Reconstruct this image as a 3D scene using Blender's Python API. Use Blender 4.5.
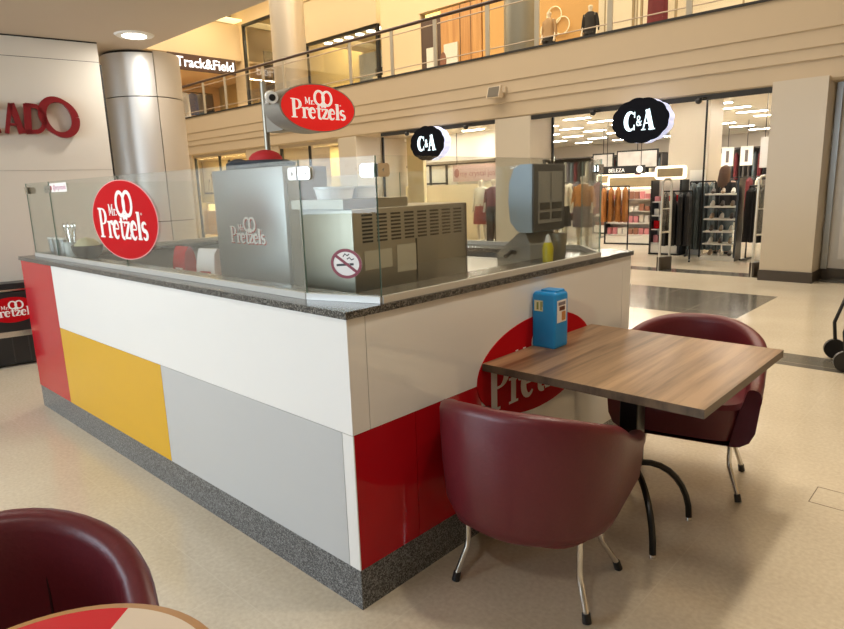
import bpy, bmesh, math, random
from mathutils import Vector, Matrix
random.seed(7)
PI = math.pi
S = bpy.context.scene
COL = S.collection
for o in list(bpy.data.objects): bpy.data.objects.remove(o)

# ------------------------------------------------------------------ camera
yaw, pitch, roll = math.radians(43.44), math.radians(-11.53), math.radians(-1.9)
fw = Vector((-math.sin(yaw)*math.cos(pitch), math.cos(yaw)*math.cos(pitch), math.sin(pitch)))
rt = Vector((math.cos(yaw), math.sin(yaw), 0)); up = rt.cross(fw)
r2 = math.cos(roll)*rt + math.sin(roll)*up
u2 = math.cos(roll)*up - math.sin(roll)*rt
cd = bpy.data.cameras.new('camera'); cam = bpy.data.objects.new('camera', cd); COL.objects.link(cam)
M = Matrix.Identity(4)
for i in range(3):
    M[i][0] = r2[i]; M[i][1] = u2[i]; M[i][2] = -fw[i]
M.translation = Vector((1.559, -1.287, 1.488))
cam.matrix_world = M
cd.sensor_fit = 'HORIZONTAL'; cd.sensor_width = 36; cd.lens = 629.04/844*36
cd.clip_start = 0.02; cd.clip_end = 200
S.camera = cam

# ------------------------------------------------------------------ world + exposure
W = bpy.data.worlds.new('world'); S.world = W; W.use_nodes = True
bg = W.node_tree.nodes['Background']; bg.inputs[0].default_value = (1, 0.86, 0.66, 1); bg.inputs[1].default_value = 0.20
S.view_settings.view_transform = 'Standard'; S.view_settings.look = 'None'
S.view_settings.gamma = 1; S.view_settings.exposure = 0.0; S.view_settings.use_curve_mapping = False

def area(name, loc, rot, sx, sy, power, color, spread=PI):
    l = bpy.data.lights.new(name, 'AREA'); l.shape = 'RECTANGLE'; l.size = sx; l.size_y = sy
    l.energy = power; l.color = color; l.spread = spread
    o = bpy.data.objects.new(name, l); COL.objects.link(o); o.location = loc; o.rotation_euler = rot
    return o
def disk(name, loc, size, power, color, spread=PI):
    o = area(name, loc, (0, 0, 0), size, size, power, color, spread); o.data.shape = 'DISK'; return o
WARM = (1, 0.80, 0.55); NEUT = (1, 0.93, 0.84); COOL = (0.86, 0.93, 1.0)
# added cool fill, out of view, for the kiosk's long front face
area('cool_front_fill', (-3.8, -6.5, 2.6), (math.radians(78), 0, 0), 7, 3, 640, (0.74, 0.87, 1.0))
# added overhead fill, unseen, placed to brighten the atrium and far fascia
area('atrium_fill', (-9.5, 5.4, 9.5), (0, 0, 0), 20, 5.5, 1750, (1, 0.86, 0.68))
# downlight above the table
disk('table_downlight', (0.66, 1.50, 2.93), 0.14, 15, (1, 0.87, 0.69))
disk('table_downlight', (0.66, 0.55, 2.93), 0.14, 13, (1, 0.87, 0.69))
disk('aisle_downlight', (-4.62, 1.52, 2.93), 0.20, 14, NEUT)
disk('aisle_downlight', (-2.1, -1.2, 2.93), 0.22, 24, NEUT)
disk('aisle_downlight', (1.3, -2.2, 2.93), 0.22, 16, NEUT)
# shop ceilings
area('jewellers_light', (-17.5, 9.9, 2.65), (0, 0, 0), 6, 0.14, 240, (1, 0.80, 0.42))
area('gallery_light', (-9, 10.2, 7.88), (0, 0, 0), 20, 0.4, 520, (1, 0.80, 0.52))

# ------------------------------------------------------------------ materials
MATS = {}
def mat(name, col=(.5,.5,.5), rough=0.5, metal=0.0, emit=None, es=0.0, var=0.0, scale=20, bump=0.0, spec=0.5, coat=0.0, col2=None):
    if name in MATS: return MATS[name]
    m = bpy.data.materials.new(name); m.use_nodes = True; nt = m.node_tree; b = nt.nodes['Principled BSDF']
    b.inputs['Base Color'].default_value = (*col, 1); b.inputs['Roughness'].default_value = rough
    b.inputs['Metallic'].default_value = metal; b.inputs['Specular IOR Level'].default_value = spec
    b.inputs['Coat Weight'].default_value = coat; b.inputs['Coat Roughness'].default_value = 0.05
    tc = nt.nodes.new('ShaderNodeTexCoord'); nz = nt.nodes.new('ShaderNodeTexNoise'); nz.inputs['Scale'].default_value = scale
    nz.inputs['Detail'].default_value = 4
    nt.links.new(tc.outputs['Object'], nz.inputs['Vector'])
    mx = nt.nodes.new('ShaderNodeMix'); mx.data_type = 'RGBA'
    c2 = col2 if col2 else tuple(c*(1-var) for c in col)
    mx.inputs['A'].default_value = (*col, 1); mx.inputs['B'].default_value = (*c2, 1)
    nt.links.new(nz.outputs['Fac'], mx.inputs['Factor']); nt.links.new(mx.outputs['Result'], b.inputs['Base Color'])
    if bump:
        bp = nt.nodes.new('ShaderNodeBump'); bp.inputs['Strength'].default_value = bump; bp.inputs['Distance'].default_value = 0.005
        nt.links.new(nz.outputs['Fac'], bp.inputs['Height']); nt.links.new(bp.outputs['Normal'], b.inputs['Normal'])
    if emit:
        b.inputs['Emission Color'].default_value = (*emit, 1); b.inputs['Emission Strength'].default_value = es
    MATS[name] = m; return m

def glass_mat(name, tint, refl=0.06, alpha=1.0):
    m = bpy.data.materials.new(name); m.use_nodes = True; nt = m.node_tree
    for n in list(nt.nodes): nt.nodes.remove(n)
    out = nt.nodes.new('ShaderNodeOutputMaterial'); tr = nt.nodes.new('ShaderNodeBsdfTransparent'); gl = nt.nodes.new('ShaderNodeBsdfGlossy')
    tr.inputs[0].default_value = (*tint, 1); gl.inputs['Roughness'].default_value = 0.02
    fr = nt.nodes.new('ShaderNodeLayerWeight'); fr.inputs['Blend'].default_value = 0.25
    mr = nt.nodes.new('ShaderNodeMapRange'); mr.inputs['To Min'].default_value = refl*0.4; mr.inputs['To Max'].default_value = 0.34
    nt.links.new(fr.outputs['Fresnel'], mr.inputs['Value'])
    mx = nt.nodes.new('ShaderNodeMixShader'); nt.links.new(mr.outputs['Result'], mx.inputs[0])
    nt.links.new(tr.outputs[0], mx.inputs[1]); nt.links.new(gl.outputs[0], mx.inputs[2]); nt.links.new(mx.outputs[0], out.inputs[0])
    MATS[name] = m; return m

def granite(name, base, dark, light, rough):
    m = bpy.data.materials.new(name); m.use_nodes = True; nt = m.node_tree; b = nt.nodes['Principled BSDF']
    tc = nt.nodes.new('ShaderNodeTexCoord'); v = nt.nodes.new('ShaderNodeTexVoronoi'); v.inputs['Scale'].default_value = 220
    n = nt.nodes.new('ShaderNodeTexNoise'); n.inputs['Scale'].default_value = 150; n.inputs['Detail'].default_value = 3
    nt.links.new(tc.outputs['Object'], v.inputs['Vector']); nt.links.new(tc.outputs['Object'], n.inputs['Vector'])
    r = nt.nodes.new('ShaderNodeValToRGB'); e = r.color_ramp.elements
    e[0].position = 0.30; e[0].color = (*dark, 1); e[1].position = 0.72; e[1].color = (*light, 1)
    k = e.new(0.5); k.color = (*base, 1)
    ad = nt.nodes.new('ShaderNodeMath'); ad.operation = 'MULTIPLY_ADD'; ad.inputs[1].default_value = 0.5
    sp = nt.nodes.new('ShaderNodeSeparateColor'); nt.links.new(v.outputs['Color'], sp.inputs[0])
    nt.links.new(sp.outputs[0], ad.inputs[0])
    hf = nt.nodes.new('ShaderNodeMath'); hf.operation = 'MULTIPLY'; hf.inputs[1].default_value = 0.5
    nt.links.new(n.outputs['Fac'], hf.inputs[0]); nt.links.new(hf.outputs[0], ad.inputs[2])
    nt.links.new(ad.outputs[0], r.inputs[0]); nt.links.new(r.outputs[0], b.inputs['Base Color'])
    b.inputs['Roughness'].default_value = rough; MATS[name] = m; return m

def floor_mat():
    m = bpy.data.materials.new('marble_floor'); m.use_nodes = True; nt = m.node_tree; b = nt.nodes['Principled BSDF']
    L = nt.links.new
    def N(t, **k):
        n = nt.nodes.new(t)
        for a, c in k.items(): setattr(n, a, c)
        return n
    def mth(op, a, bb, c=None):
        n = N('ShaderNodeMath', operation=op)
        for i, q in enumerate((a, bb, c)):
            if q is None: continue
            if isinstance(q, (int, float)): n.inputs[i].default_value = q
            else: L(q, n.inputs[i])
        return n.outputs[0]
    tc = N('ShaderNodeTexCoord'); sx = N('ShaderNodeSeparateXYZ'); L(tc.outputs['Object'], sx.inputs[0]); X, Y = sx.outputs[0], sx.outputs[1]
    # joints
    def joint(v, off, step):
        t = mth('ADD', v, 100*step - off); t = mth('MODULO', t, step); d = mth('ABSOLUTE', mth('SUBTRACT', t, step/2), 0)
        return mth('GREATER_THAN', d, step/2-0.0022)
    j = mth('MAXIMUM', joint(X, -0.48, 0.605), joint(Y, -0.25, 0.567))
    def band(v, lo, hi): return mth('MULTIPLY', mth('GREATER_THAN', v, lo), mth('LESS_THAN', v, hi))
    b1 = mth('MULTIPLY', band(Y, 5.74, 7.32), mth('LESS_THAN', X, -0.5))
    b2 = mth('MULTIPLY', band(Y, 4.18, 4.57), mth('GREATER_THAN', X, -0.5))
    b3 = band(Y, 8.80, 9.20)
    bb = mth('MAXIMUM', mth('MAXIMUM', b1, b2), b3)
    n1 = N('ShaderNodeTexNoise'); n1.inputs['Scale'].default_value = 55; n1.inputs['Detail'].default_value = 6; L(tc.outputs['Object'], n1.inputs['Vector'])
    n2 = N('ShaderNodeTexNoise'); n2.inputs['Scale'].default_value = 1.6; n2.inputs['Detail'].default_value = 3; L(tc.outputs['Object'], n2.inputs['Vector'])
    f = mth('ADD', mth('MULTIPLY', n1.outputs['Fac'], 0.6), mth('MULTIPLY', n2.outputs['Fac'], 0.4))
    r = N('ShaderNodeValToRGB'); e = r.color_ramp.elements
    e[0].position = 0.3; e[0].color = (0.58, 0.50, 0.375, 1); e[1].position = 0.7; e[1].color = (0.74, 0.67, 0.53, 1); L(f, r.inputs[0])
    g = N('ShaderNodeMix', data_type='RGBA'); g.inputs['B'].default_value = (0.135, 0.125, 0.105, 1); L(bb, g.inputs['Factor']); L(r.outputs[0], g.inputs['A'])
    h = N('ShaderNodeMix', data_type='RGBA'); h.inputs['B'].default_value = (0.72, 0.66, 0.53, 1); L(mth('MULTIPLY', j, 0.55), h.inputs['Factor']); L(g.outputs['Result'], h.inputs['A'])
    L(h.outputs['Result'], b.inputs['Base Color'])
    rr = N('ShaderNodeMapRange'); rr.inputs['To Min'].default_value = 0.10; rr.inputs['To Max'].default_value = 0.22; L(n1.outputs['Fac'], rr.inputs['Value'])
    L(rr.outputs['Result'], b.inputs['Roughness']); b.inputs['Specular IOR Level'].default_value = 0.55
    return m

def wood_mat(name, c1, c2, axis='Y', scale=1.0, rough=0.35):
    m = bpy.data.materials.new(name); m.use_nodes = True; nt = m.node_tree; b = nt.nodes['Principled BSDF']
    tc = nt.nodes.new('ShaderNodeTexCoord'); mp = nt.nodes.new('ShaderNodeMapping')
    sc = {'Y': (16, 0.7, 8), 'X': (0.9, 22, 8), 'Z': (22, 22, 0.9)}[axis]
    mp.inputs['Scale'].default_value = tuple(s*scale for s in sc)
    nt.links.new(tc.outputs['Object'], mp.inputs['Vector'])
    n = nt.nodes.new('ShaderNodeTexNoise'); n.inputs['Scale'].default_value = 1; n.inputs['Detail'].default_value = 8; n.inputs['Roughness'].default_value = 0.62
    n.inputs['Distortion'].default_value = 0.35
    nt.links.new(mp.outputs[0], n.inputs['Vector'])
    r = nt.nodes.new('ShaderNodeValToRGB'); e = r.color_ramp.elements; e[0].position = 0.38; e[0].color = (*c1, 1); e[1].position = 0.63; e[1].color = (*c2, 1)
    nt.links.new(n.outputs['Fac'], r.inputs[0]); nt.links.new(r.outputs[0], b.inputs['Base Color']); b.inputs['Roughness'].default_value = rough
    MATS[name] = m; return m

def steel_mat(name, col, rough, axis=2):
    m = bpy.data.materials.new(name); m.use_nodes = True; nt = m.node_tree; b = nt.nodes['Principled BSDF']
    tc = nt.nodes.new('ShaderNodeTexCoord'); mp = nt.nodes.new('ShaderNodeMapping'); s = [160, 160, 160]; s[axis] = 2
    mp.inputs['Scale'].default_value = s; nt.links.new(tc.outputs['Object'], mp.inputs['Vector'])
    n = nt.nodes.new('ShaderNodeTexNoise'); n.inputs['Scale'].default_value = 1; n.inputs['Detail'].default_value = 3; nt.links.new(mp.outputs[0], n.inputs['Vector'])
    mr = nt.nodes.new('ShaderNodeMapRange'); mr.inputs['To Min'].default_value = rough*0.8; mr.inputs['To Max'].default_value = rough*1.25
    nt.links.new(n.outputs['Fac'], mr.inputs['Value']); nt.links.new(mr.outputs['Result'], b.inputs['Roughness'])
    b.inputs['Base Color'].default_value = (*col, 1); b.inputs['Metallic'].default_value = 0.92
    MATS[name] = m; return m

GLASS = glass_mat('clear_glass', (0.968, 0.985, 0.975), 0.03)
GLASSEDGE = mat('glass_edge', (0.16, 0.24, 0.20), 0.15)
SHOPGLASS = glass_mat('shop_glass', (0.985, 0.99, 0.98), 0.02)
WHITEGL = mat('white_gloss_panel', (0.80, 0.80, 0.78), 0.10, coat=0.3)
GREYGL = mat('pale_grey_gloss_panel', (0.50, 0.515, 0.52), 0.10, coat=0.3)
REDGL = mat('red_gloss_panel', (0.44, 0.006, 0.012), 0.09, coat=0.0, spec=0.4)
YELGL = mat('yellow_gloss_panel', (0.66, 0.37, 0.012), 0.12, coat=0.0, spec=0.35)
GRAN = granite('grey_granite', (0.10, 0.105, 0.11), (0.03, 0.03, 0.033), (0.27, 0.28, 0.28), 0.28)
GRANTOP = granite('dark_speckled_granite', (0.045, 0.042, 0.04), (0.012, 0.012, 0.012), (0.19, 0.18, 0.16), 0.2)
BEIGE = mat('beige_paint', (0.56, 0.45, 0.31), 0.55, var=0.04, scale=1)
BEIGE2 = mat('pale_beige_paint', (0.60, 0.50, 0.37), 0.5, var=0.03, scale=1)
CEIL = mat('warm_ceiling_paint', (0.52, 0.44, 0.35), 0.75, var=0.03, scale=1)
CREAMW = mat('cream_wall_panel', (0.70, 0.66, 0.58), 0.25, var=0.04, scale=2)
DARK = mat('dark_gap', (0.02, 0.018, 0.015), 0.6)
BLACK = mat('black_plastic', (0.012, 0.012, 0.013), 0.35)
BLACKM = mat('black_metal', (0.012, 0.012, 0.012), 0.3, metal=0.3)
CHROME = mat('chrome', (0.72, 0.71, 0.68), 0.16, metal=1)
STEEL = steel_mat('brushed_steel', (0.36, 0.37, 0.365), 0.36)
STEELCOL = steel_mat('satin_steel', (0.78, 0.78, 0.76), 0.46)
STEELD = steel_mat('dull_steel', (0.36, 0.34, 0.28), 0.42)
LEATHER = mat('maroon_leather', (0.135, 0.015, 0.022), 0.38, var=0.25, scale=90, bump=0.12)
WHITEP = mat('white_plastic', (0.80, 0.80, 0.77), 0.35)
REDV = mat('red_vinyl', (0.47, 0.006, 0.010), 0.5, spec=0.05)
WHITEV = mat('white_vinyl', (0.86, 0.84, 0.82), 0.4)
BLUEP = mat('blue_plastic', (0.010, 0.25, 0.62), 0.28)
DARKBASE = mat('dark_skirting', (0.055, 0.042, 0.03), 0.3)
WALNUT = wood_mat('walnut_laminate', (0.115, 0.062, 0.030), (0.36, 0.225, 0.125), 'Y', 0.9, 0.30)
WALNUTE = wood_mat('walnut_edge', (0.06, 0.035, 0.016), (0.13, 0.08, 0.04), 'Y', 1.0, 0.4)
OAK = wood_mat('honey_wood', (0.46, 0.22, 0.07), (0.62, 0.34, 0.12), 'Z', 0.6, 0.4)

# ------------------------------------------------------------------ helpers
ORD = ['first','second','third','fourth','fifth','sixth','seventh','eighth','ninth','tenth','eleventh','twelfth']
def nth(i, n, side='left'):
    return ('leftmost' if i == 0 else 'rightmost' if i == n-1 else ORD[i]+' from the left') if side == 'left' else ORD[i]
def rr_(a, b, z): return [(x*a, y*b, z) for x, y in ((1,1),(.9,1.05),(0,1.0),(-.9,1.05),(-1,1),(-1,-1),(-.9,-1.0),(0,-1.0),(.9,-1.0),(1,-1))]
class MB:
    """collects shapes for one mesh"""
    def __init__(s): s.bm = bmesh.new(); s.mi = 0
    def _f(s, vs):
        try:
            f = s.bm.faces.new(vs); f.material_index = s.mi; return f
        except ValueError: return None
    def box(s, x0, x1, y0, y1, z0, z1):
        v = [s.bm.verts.new(p) for p in ((x0,y0,z0),(x1,y0,z0),(x1,y1,z0),(x0,y1,z0),(x0,y0,z1),(x1,y0,z1),(x1,y1,z1),(x0,y1,z1))]
        for q in ((3,2,1,0),(4,5,6,7),(0,1,5,4),(1,2,6,5),(2,3,7,6),(3,0,4,7)): s._f([v[i] for i in q])
        return s
    def rbox(s, x0, x1, y0, y1, z0, z1, r=0.01, seg=3):
        t = bmesh.new(); bmesh.ops.create_cube(t, size=1)
        for v in t.verts: v.co = Vector(((x0+x1)/2+v.co.x*(x1-x0), (y0+y1)/2+v.co.y*(y1-y0), (z0+z1)/2+v.co.z*(z1-z0)))
        bmesh.ops.bevel(t, geom=t.edges[:], offset=r, segments=seg, profile=0.5, affect='EDGES')
        return s.add(t)
    def add(s, t, mtx=None):
        mp = {}
        for v in t.verts: mp[v] = s.bm.verts.new(mtx @ v.co if mtx else v.co)
        for f in t.faces:
            g = s._f([mp[v] for v in f.verts])
        t.free(); return s
    def loft(s, rings, cap=True, closed=True):
        R = [[s.bm.verts.new(p) for p in r] for r in rings]
        n = len(R[0])
        for a, b in zip(R, R[1:]):
            for i in range(n if closed else n-1): s._f([a[i], a[(i+1) % n], b[(i+1) % n], b[i]])
        if cap and closed: s._f(list(reversed(R[0]))); s._f(R[-1])
        return s
    def ell(s, rings, n=20, cap=True):
        """rings of (z, cx, cy, rx, ry)"""
        return s.loft([[(cx+rx*math.cos(2*PI*i/n), cy+ry*math.sin(2*PI*i/n), z) for i in range(n)] for z, cx, cy, rx, ry in rings], cap)
    def cyl(s, x, y, z0, z1, r, n=20, r1=None):
        r1 = r if r1 is None else r1
        return s.ell([(z0, x, y, r, r), (z1, x, y, r1, r1)], n)
    def tube(s, pts, r, n=8, r1=None, square=False):
        pts = [Vector(p) for p in pts]; rings = []; prev = None
        for i, p in enumerate(pts):
            d = (pts[min(i+1, len(pts)-1)] - pts[max(i-1, 0)]).normalized()
            if prev is None:
                a = Vector((0, 0, 1)) if abs(d.z) < 0.9 else Vector((1, 0, 0)); u = d.cross(a).normalized()
            else:
                u = (prev - d*prev.dot(d)).normalized()
            prev = u; w = d.cross(u); rr = r if r1 is None else r + (r1-r)*i/(len(pts)-1)
            off = PI/4 if square else 0
            rings.append([p + (u*math.cos(2*PI*k/n+off) + w*math.sin(2*PI*k/n+off))*rr for k in range(n)])
        return s.loft(rings)
    def prism(s, poly, ex):
        """polygon points + extrusion vector"""
        ex = Vector(ex); a = [s.bm.verts.new(p) for p in poly]; b = [s.bm.verts.new(Vector(p)+ex) for p in poly]; n = len(a)
        s._f(list(reversed(a))); s._f(b)
        for i in range(n): s._f([a[i], a[(i+1) % n], b[(i+1) % n], b[i]])
        return s
    def sphere(s, x, y, z, rx, ry=None, rz=None, n=16, m=10):
        ry = ry or rx; rz = rz or rx
        return s.ell([(z - rz*math.cos(PI*k/m), x, y, max(rx*math.sin(PI*k/m), rx*0.01), max(ry*math.sin(PI*k/m), ry*0.01)) for k in range(m+1)], n)
    def build(s, name, mats, parent=None, smooth=False, loc=(0,0,0), rot=(0,0,0)):
        bmesh.ops.recalc_face_normals(s.bm, faces=s.bm.faces[:])
        me = bpy.data.meshes.new(name); s.bm.to_mesh(me); s.bm.free()
        for m in (mats if isinstance(mats, (list, tuple)) else [mats]): me.materials.append(m)
        if smooth:
            for p in me.polygons: p.use_smooth = True
            try: me.set_sharp_from_angle(angle=math.radians(38))
            except Exception: pass
        o = bpy.data.objects.new(name, me); COL.objects.link(o); o.location = loc; o.rotation_euler = rot
        if parent: o.parent = parent
        return o
def tag(o, label, cat, group=None, kind=None):
    o['label'] = label; o['category'] = cat
    if group: o['group'] = group
    if kind: o['kind'] = kind
    return o
def thing(name, label, cat, loc=(0,0,0), rz=0, group=None):
    o = bpy.data.objects.new(name, None); COL.objects.link(o); o.location = loc; o.rotation_euler = (0,0,rz); o.empty_display_size = 0.1
    return tag(o, label, cat, group)
def struct(o, label=None):
    o['kind'] = 'structure'
    if label: o['label'] = label
    return o
def copy_tree(o, loc, rz=0, label=None, group=None, parent=None):
    c = o.copy(); COL.objects.link(c)
    if parent: c.parent = parent
    else:
        c.location = loc; c.rotation_euler = (0, 0, rz)
        if label: c['label'] = label
        if group: c['group'] = group
    for ch in [q for q in bpy.data.objects if q.parent == o]: copy_tree(ch, None, parent=c)
    return c
def boxo(name, m, d, parent=None, r=0):
    b = MB(); (b.rbox(*d, r) if r else b.box(*d)); return b.build(name, m, parent, smooth=bool(r))

# ---- strokes: lettering built as thin ribbons -----------------------------------------------
def arc(cx, cy, rx, ry, a0, a1, n=10):
    return [(cx+rx*math.cos(math.radians(a0+(a1-a0)*i/n)), cy+ry*math.sin(math.radians(a0+(a1-a0)*i/n))) for i in range(n+1)]
def ribbon(poly, w):
    """list of (x,y), width number or list -> quads"""
    out = []; n = len(poly); ws = w if isinstance(w, list) else [w]*n
    L = []
    for i in range(n):
        a = Vector(poly[max(i-1, 0)]); b = Vector(poly[min(i+1, n-1)]); d = (b-a)
        d = d.normalized() if d.length > 1e-9 else Vector((1, 0)); nn = Vector((-d.y, d.x)); p = Vector(poly[i])
        L.append((p+nn*ws[i]/2, p-nn*ws[i]/2))
    for (a, b), (c, d) in zip(L, L[1:]): out.append([a, b, d, c])
    return out
def vw(n, lo, hi):  # thin-thick-thin
    return [lo+(hi-lo)*math.sin(PI*i/(n-1)) for i in range(n)]
T, t_ = 0.095, 0.035
def glyph(ch):
    """returns (quads, advance) with x-height 0.36, caps 0.64"""
    q = []
    R = lambda p, w: q.extend(ribbon(p, w))
    if ch == 'P':
        R([(.09,0),(.09,.64)], T); R([(0,.015),(.19,.015)], t_); R([(0,.625),(.10,.625)], t_)
        c = [(.10,.62)]+arc(.17,.46,.13,.16,90,-90,12)+[(.10,.30)]; R(c, [t_]+[t_]+vw(11,t_,T)+[t_]+[t_]); return q, .34
    if ch == 'r':
        R([(.08,0),(.08,.36)], .085); R([(0,.015),(.16,.015)], t_); R([(.0,.345),(.08,.345)], t_)
        c = arc(.18,.26,.09,.09,170,60,6); R(c, [.03,.035,.04,.05,.055,.06,.06]); R(arc(.20,.31,.02,.02,0,360,8), .04); return q, .235
    if ch == 'e':
        c = arc(.12,.18,.095,.17,10,320,18); R(c, vw(19,.03,.10)); R([(.04,.20),(.21,.20)], .03); return q, .245
    if ch == 't':
        R([(.09,.44),(.09,.07)]+arc(.15,.07,.06,.06,180,290,6), .075); R([(0,.345),(.19,.345)], .035); return q, .20
    if ch == 'z':
        R([(.01,.34),(.20,.34)], .045); R([(.19,.34),(.02,.02)], .08); R([(0,.02),(.20,.02)], .045); R([(.195,.02),(.205,.10)], .03); R([(.015,.34),(.01,.26)], .03); return q, .23
    if ch == 'l':
        R([(.07,0),(.07,.56)], .095); R([(0,.015),(.14,.015)], t_); R([(.0,.545),(.08,.545)], t_); return q, .155
    if ch == 's':
        c = arc(.10,.265,.07,.08,30,250,10)+arc(.10,.10,.075,.085,80,-150,10); R(c, [.03]+vw(20,.045,.085)+[.03]); return q, .20
    if ch == "'":
        R([(.03,.60),(.02,.48)], .045); return q, .055
    if ch == 'M':
        R([(.05,0),(.05,.64)], .05); R([(.05,.64),(.22,.10)], .09); R([(.22,.10),(.39,.64)], .035); R([(.40,0),(.40,.64)], .09)
        R([(0,.015),(.11,.015)], t_); R([(.33,.015),(.48,.015)], t_); R([(-.01,.625),(.09,.625)], t_); R([(.37,.625),(.48,.625)], t_); return q, .52
    if ch == '.': R([(.04,0),(.04,.08)], .08); return q, .10
    if ch == 'C':
        c = arc(.19,.32,.15,.29,50,310,20); R(c, vw(21,.03,.14)); R([(.32,.62),(.32,.43)], .03); R([(.32,.02),(.31,.20)], .03); return q, .37
    if ch == 'A':
        R([(.06,0),(.19,.66)], .04); R([(.19,.66),(.35,0)], .14); R([(.10,.22),(.30,.22)], .035); R([(0,.015),(.14,.015)], t_); R([(.24,.015),(.45,.015)], t_); return q, .46
    if ch == '&':
        R(arc(.16,.46,.08,.12,0,360,14), .055); R([(.09,.38),(.32,.02)], .08); R(arc(.15,.16,.11,.14,110,320,12), .06); R([(.24,.07),(.34,.30)], .04); return q, .38
    return q, .2
def word(s, x, y, k, cond=1.0):
    q = []
    for ch in s:
        g, adv = glyph(ch)
        for f in g: q.append([Vector((x+p.x*k*cond, y+p.y*k)) for p in f])
        x += adv*k*cond
    return q, x
def pretzel(cx, cy, k):
    q = []
    for sgn in (-1, 1):
        q += ribbon([(cx+sgn*p[0]*k, cy+p[1]*k) for p in arc(.135,.0,.155,.24,-110,235,22)], .078*k)
        q += ribbon([(cx+sgn*p[0]*k, cy+p[1]*k) for p in [(.10,-.20),(.0,-.27),(-.08,-.31)]], .065*k)
    return q
def pretzels_logo():
    """centred quads, word 2 wide"""
    q = []
    w, xe = word("Pretzels", 0, 0, 1.0); k = 2.0/xe
    w, xe = word("Pretzels", -1.0, -.36, k, 1.0); q += w
    w, _ = word("Mr.", -.50, .16, .40); q += w
    q += pretzel(.17, .42, 1.08)
    q += ribbon(arc(.82,.20,.022,.022,0,360,8), .008)
    return [[Vector((p.x, p.y*.76+.02)) for p in f] for f in q]
def put_quads(name, quads, m, parent, origin, ux, uy, k, th=0.0015, label=None):
    """ux, uy world/local axes of the text plane; built with a small thickness towards ux x uy"""
    o, ux, uy = Vector(origin), Vector(ux), Vector(uy); n = ux.cross(uy).normalized()
    b = MB()
    for i_, f in enumerate(quads): b.prism([o + ux*p[0]*k + uy*p[1]*k for p in f], n*(th + 4e-6*i_))
    r = b.build(name, m, parent)
    if label: r['label'] = label
    return r
def ell_plate(name, m, parent, c, ux, uy, a, b_, th, n=48, n0=0.0):
    c, ux, uy = Vector(c), Vector(ux), Vector(uy); nn = ux.cross(uy).normalized(); b = MB()
    b.prism([c + nn*n0 + ux*a*math.cos(2*PI*i/n) + uy*b_*math.sin(2*PI*i/n) for i in range(n)], nn*th)
    return b.build(name, m, parent)
def text_obj(name, s, m, parent, origin, ux, uy, size, depth=0.004, align='LEFT', bold=0.0, fit=None):
    cu = bpy.data.curves.new(name, 'FONT'); cu.body = s; cu.size = size; cu.extrude = depth; cu.align_x = align; cu.offset = bold
    tmp = bpy.data.objects.new('tmp', cu); COL.objects.link(tmp)
    me = bpy.data.meshes.new_from_object(tmp.evaluated_get(bpy.context.evaluated_depsgraph_get())); me.name = name
    bpy.data.objects.remove(tmp)
    if fit:
        xs = [v.co.x for v in me.vertices]; k_ = fit/(max(xs)-min(xs))
        for v in me.vertices: v.co.x *= k_
    me.materials.clear(); me.materials.append(m)
    ux, uy = Vector(ux).normalized(), Vector(uy).normalized(); n = ux.cross(uy)
    A = Matrix((( ux.x, uy.x, n.x, origin[0]), (ux.y, uy.y, n.y, origin[1]), (ux.z, uy.z, n.z, origin[2]), (0,0,0,1)))
    me.transform(A)
    o = bpy.data.objects.new(name, me); COL.objects.link(o)
    if parent: o.parent = parent
    return o

# ================================================================== SETTING
b = MB(); b.box(-26, 7, -7, 26, -0.1, 0)
struct(b.build('floor', floor_mat()), 'polished beige marble floor with grey bands')
CZ = 2.95
# near ceiling (underside of the near gallery), ends at the atrium void
b = MB(); b.box(-26, 7, -7, 1.80, CZ, 3.8)
struct(b.build('ceiling', CEIL))
# angled white wall on the left
A12 = math.radians(11); wd = Vector((math.sin(A12), math.cos(A12), 0)); wn = Vector((math.cos(A12), -math.sin(A12), 0))  # wn faces the room
wo = Vector((-5.27, 0.62, 0))
def wallbox(name, m, t0, t1, d0, d1, z0, z1, parent=None):
    b = MB(); p = [wo+wd*t0+wn*d0, wo+wd*t1+wn*d0, wo+wd*t1+wn*d1, wo+wd*t0+wn*d1]
    b.prism([Vector((q.x, q.y, z0)) for q in p], (0, 0, z1-z0)); return b.build(name, m, parent)
wl = struct(wallbox('wall_left', CREAMW, -7, 0.725, -0.10, 0, 0, CZ))
wallbox('joint', DARK, -7, 0.725, 0.0, 0.002, 2.765, 2.769, wl)
wallbox('joint', mat('joint_grey', (0.35,0.32,0.27), .5), -7, 0.725, 0.0, 0.002, 1.75, 1.753, wl)
struct(wallbox('trim_1', DARK, -7, 0.725, 0.0, 0.006, CZ-0.012, CZ-0.001))
struct(wallbox('trim_2', DARK, 0.725, 0.745, -0.10, -0.01, 0, 2.75))

struct(boxo('wall_east_blocker', mat('far_wall_tan', (.62,.46,.28), .6), (7.0, 7.2, -7, 26, 0, 9)))  # unseen wall, added to block world light and warm the kiosk's side face
b = MB()
for d_ in ((1.00,1.004,1.86,2.05),(1.004,1.42,2.046,2.05),(1.004,1.42,1.86,1.864)): b.box(*d_, 0, .0006)
b = b
struct(b.build('trim_12', mat('hatch_line', (.16,.12,.08), .6)), 'thin dark outline of an access plate in the floor')
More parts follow.
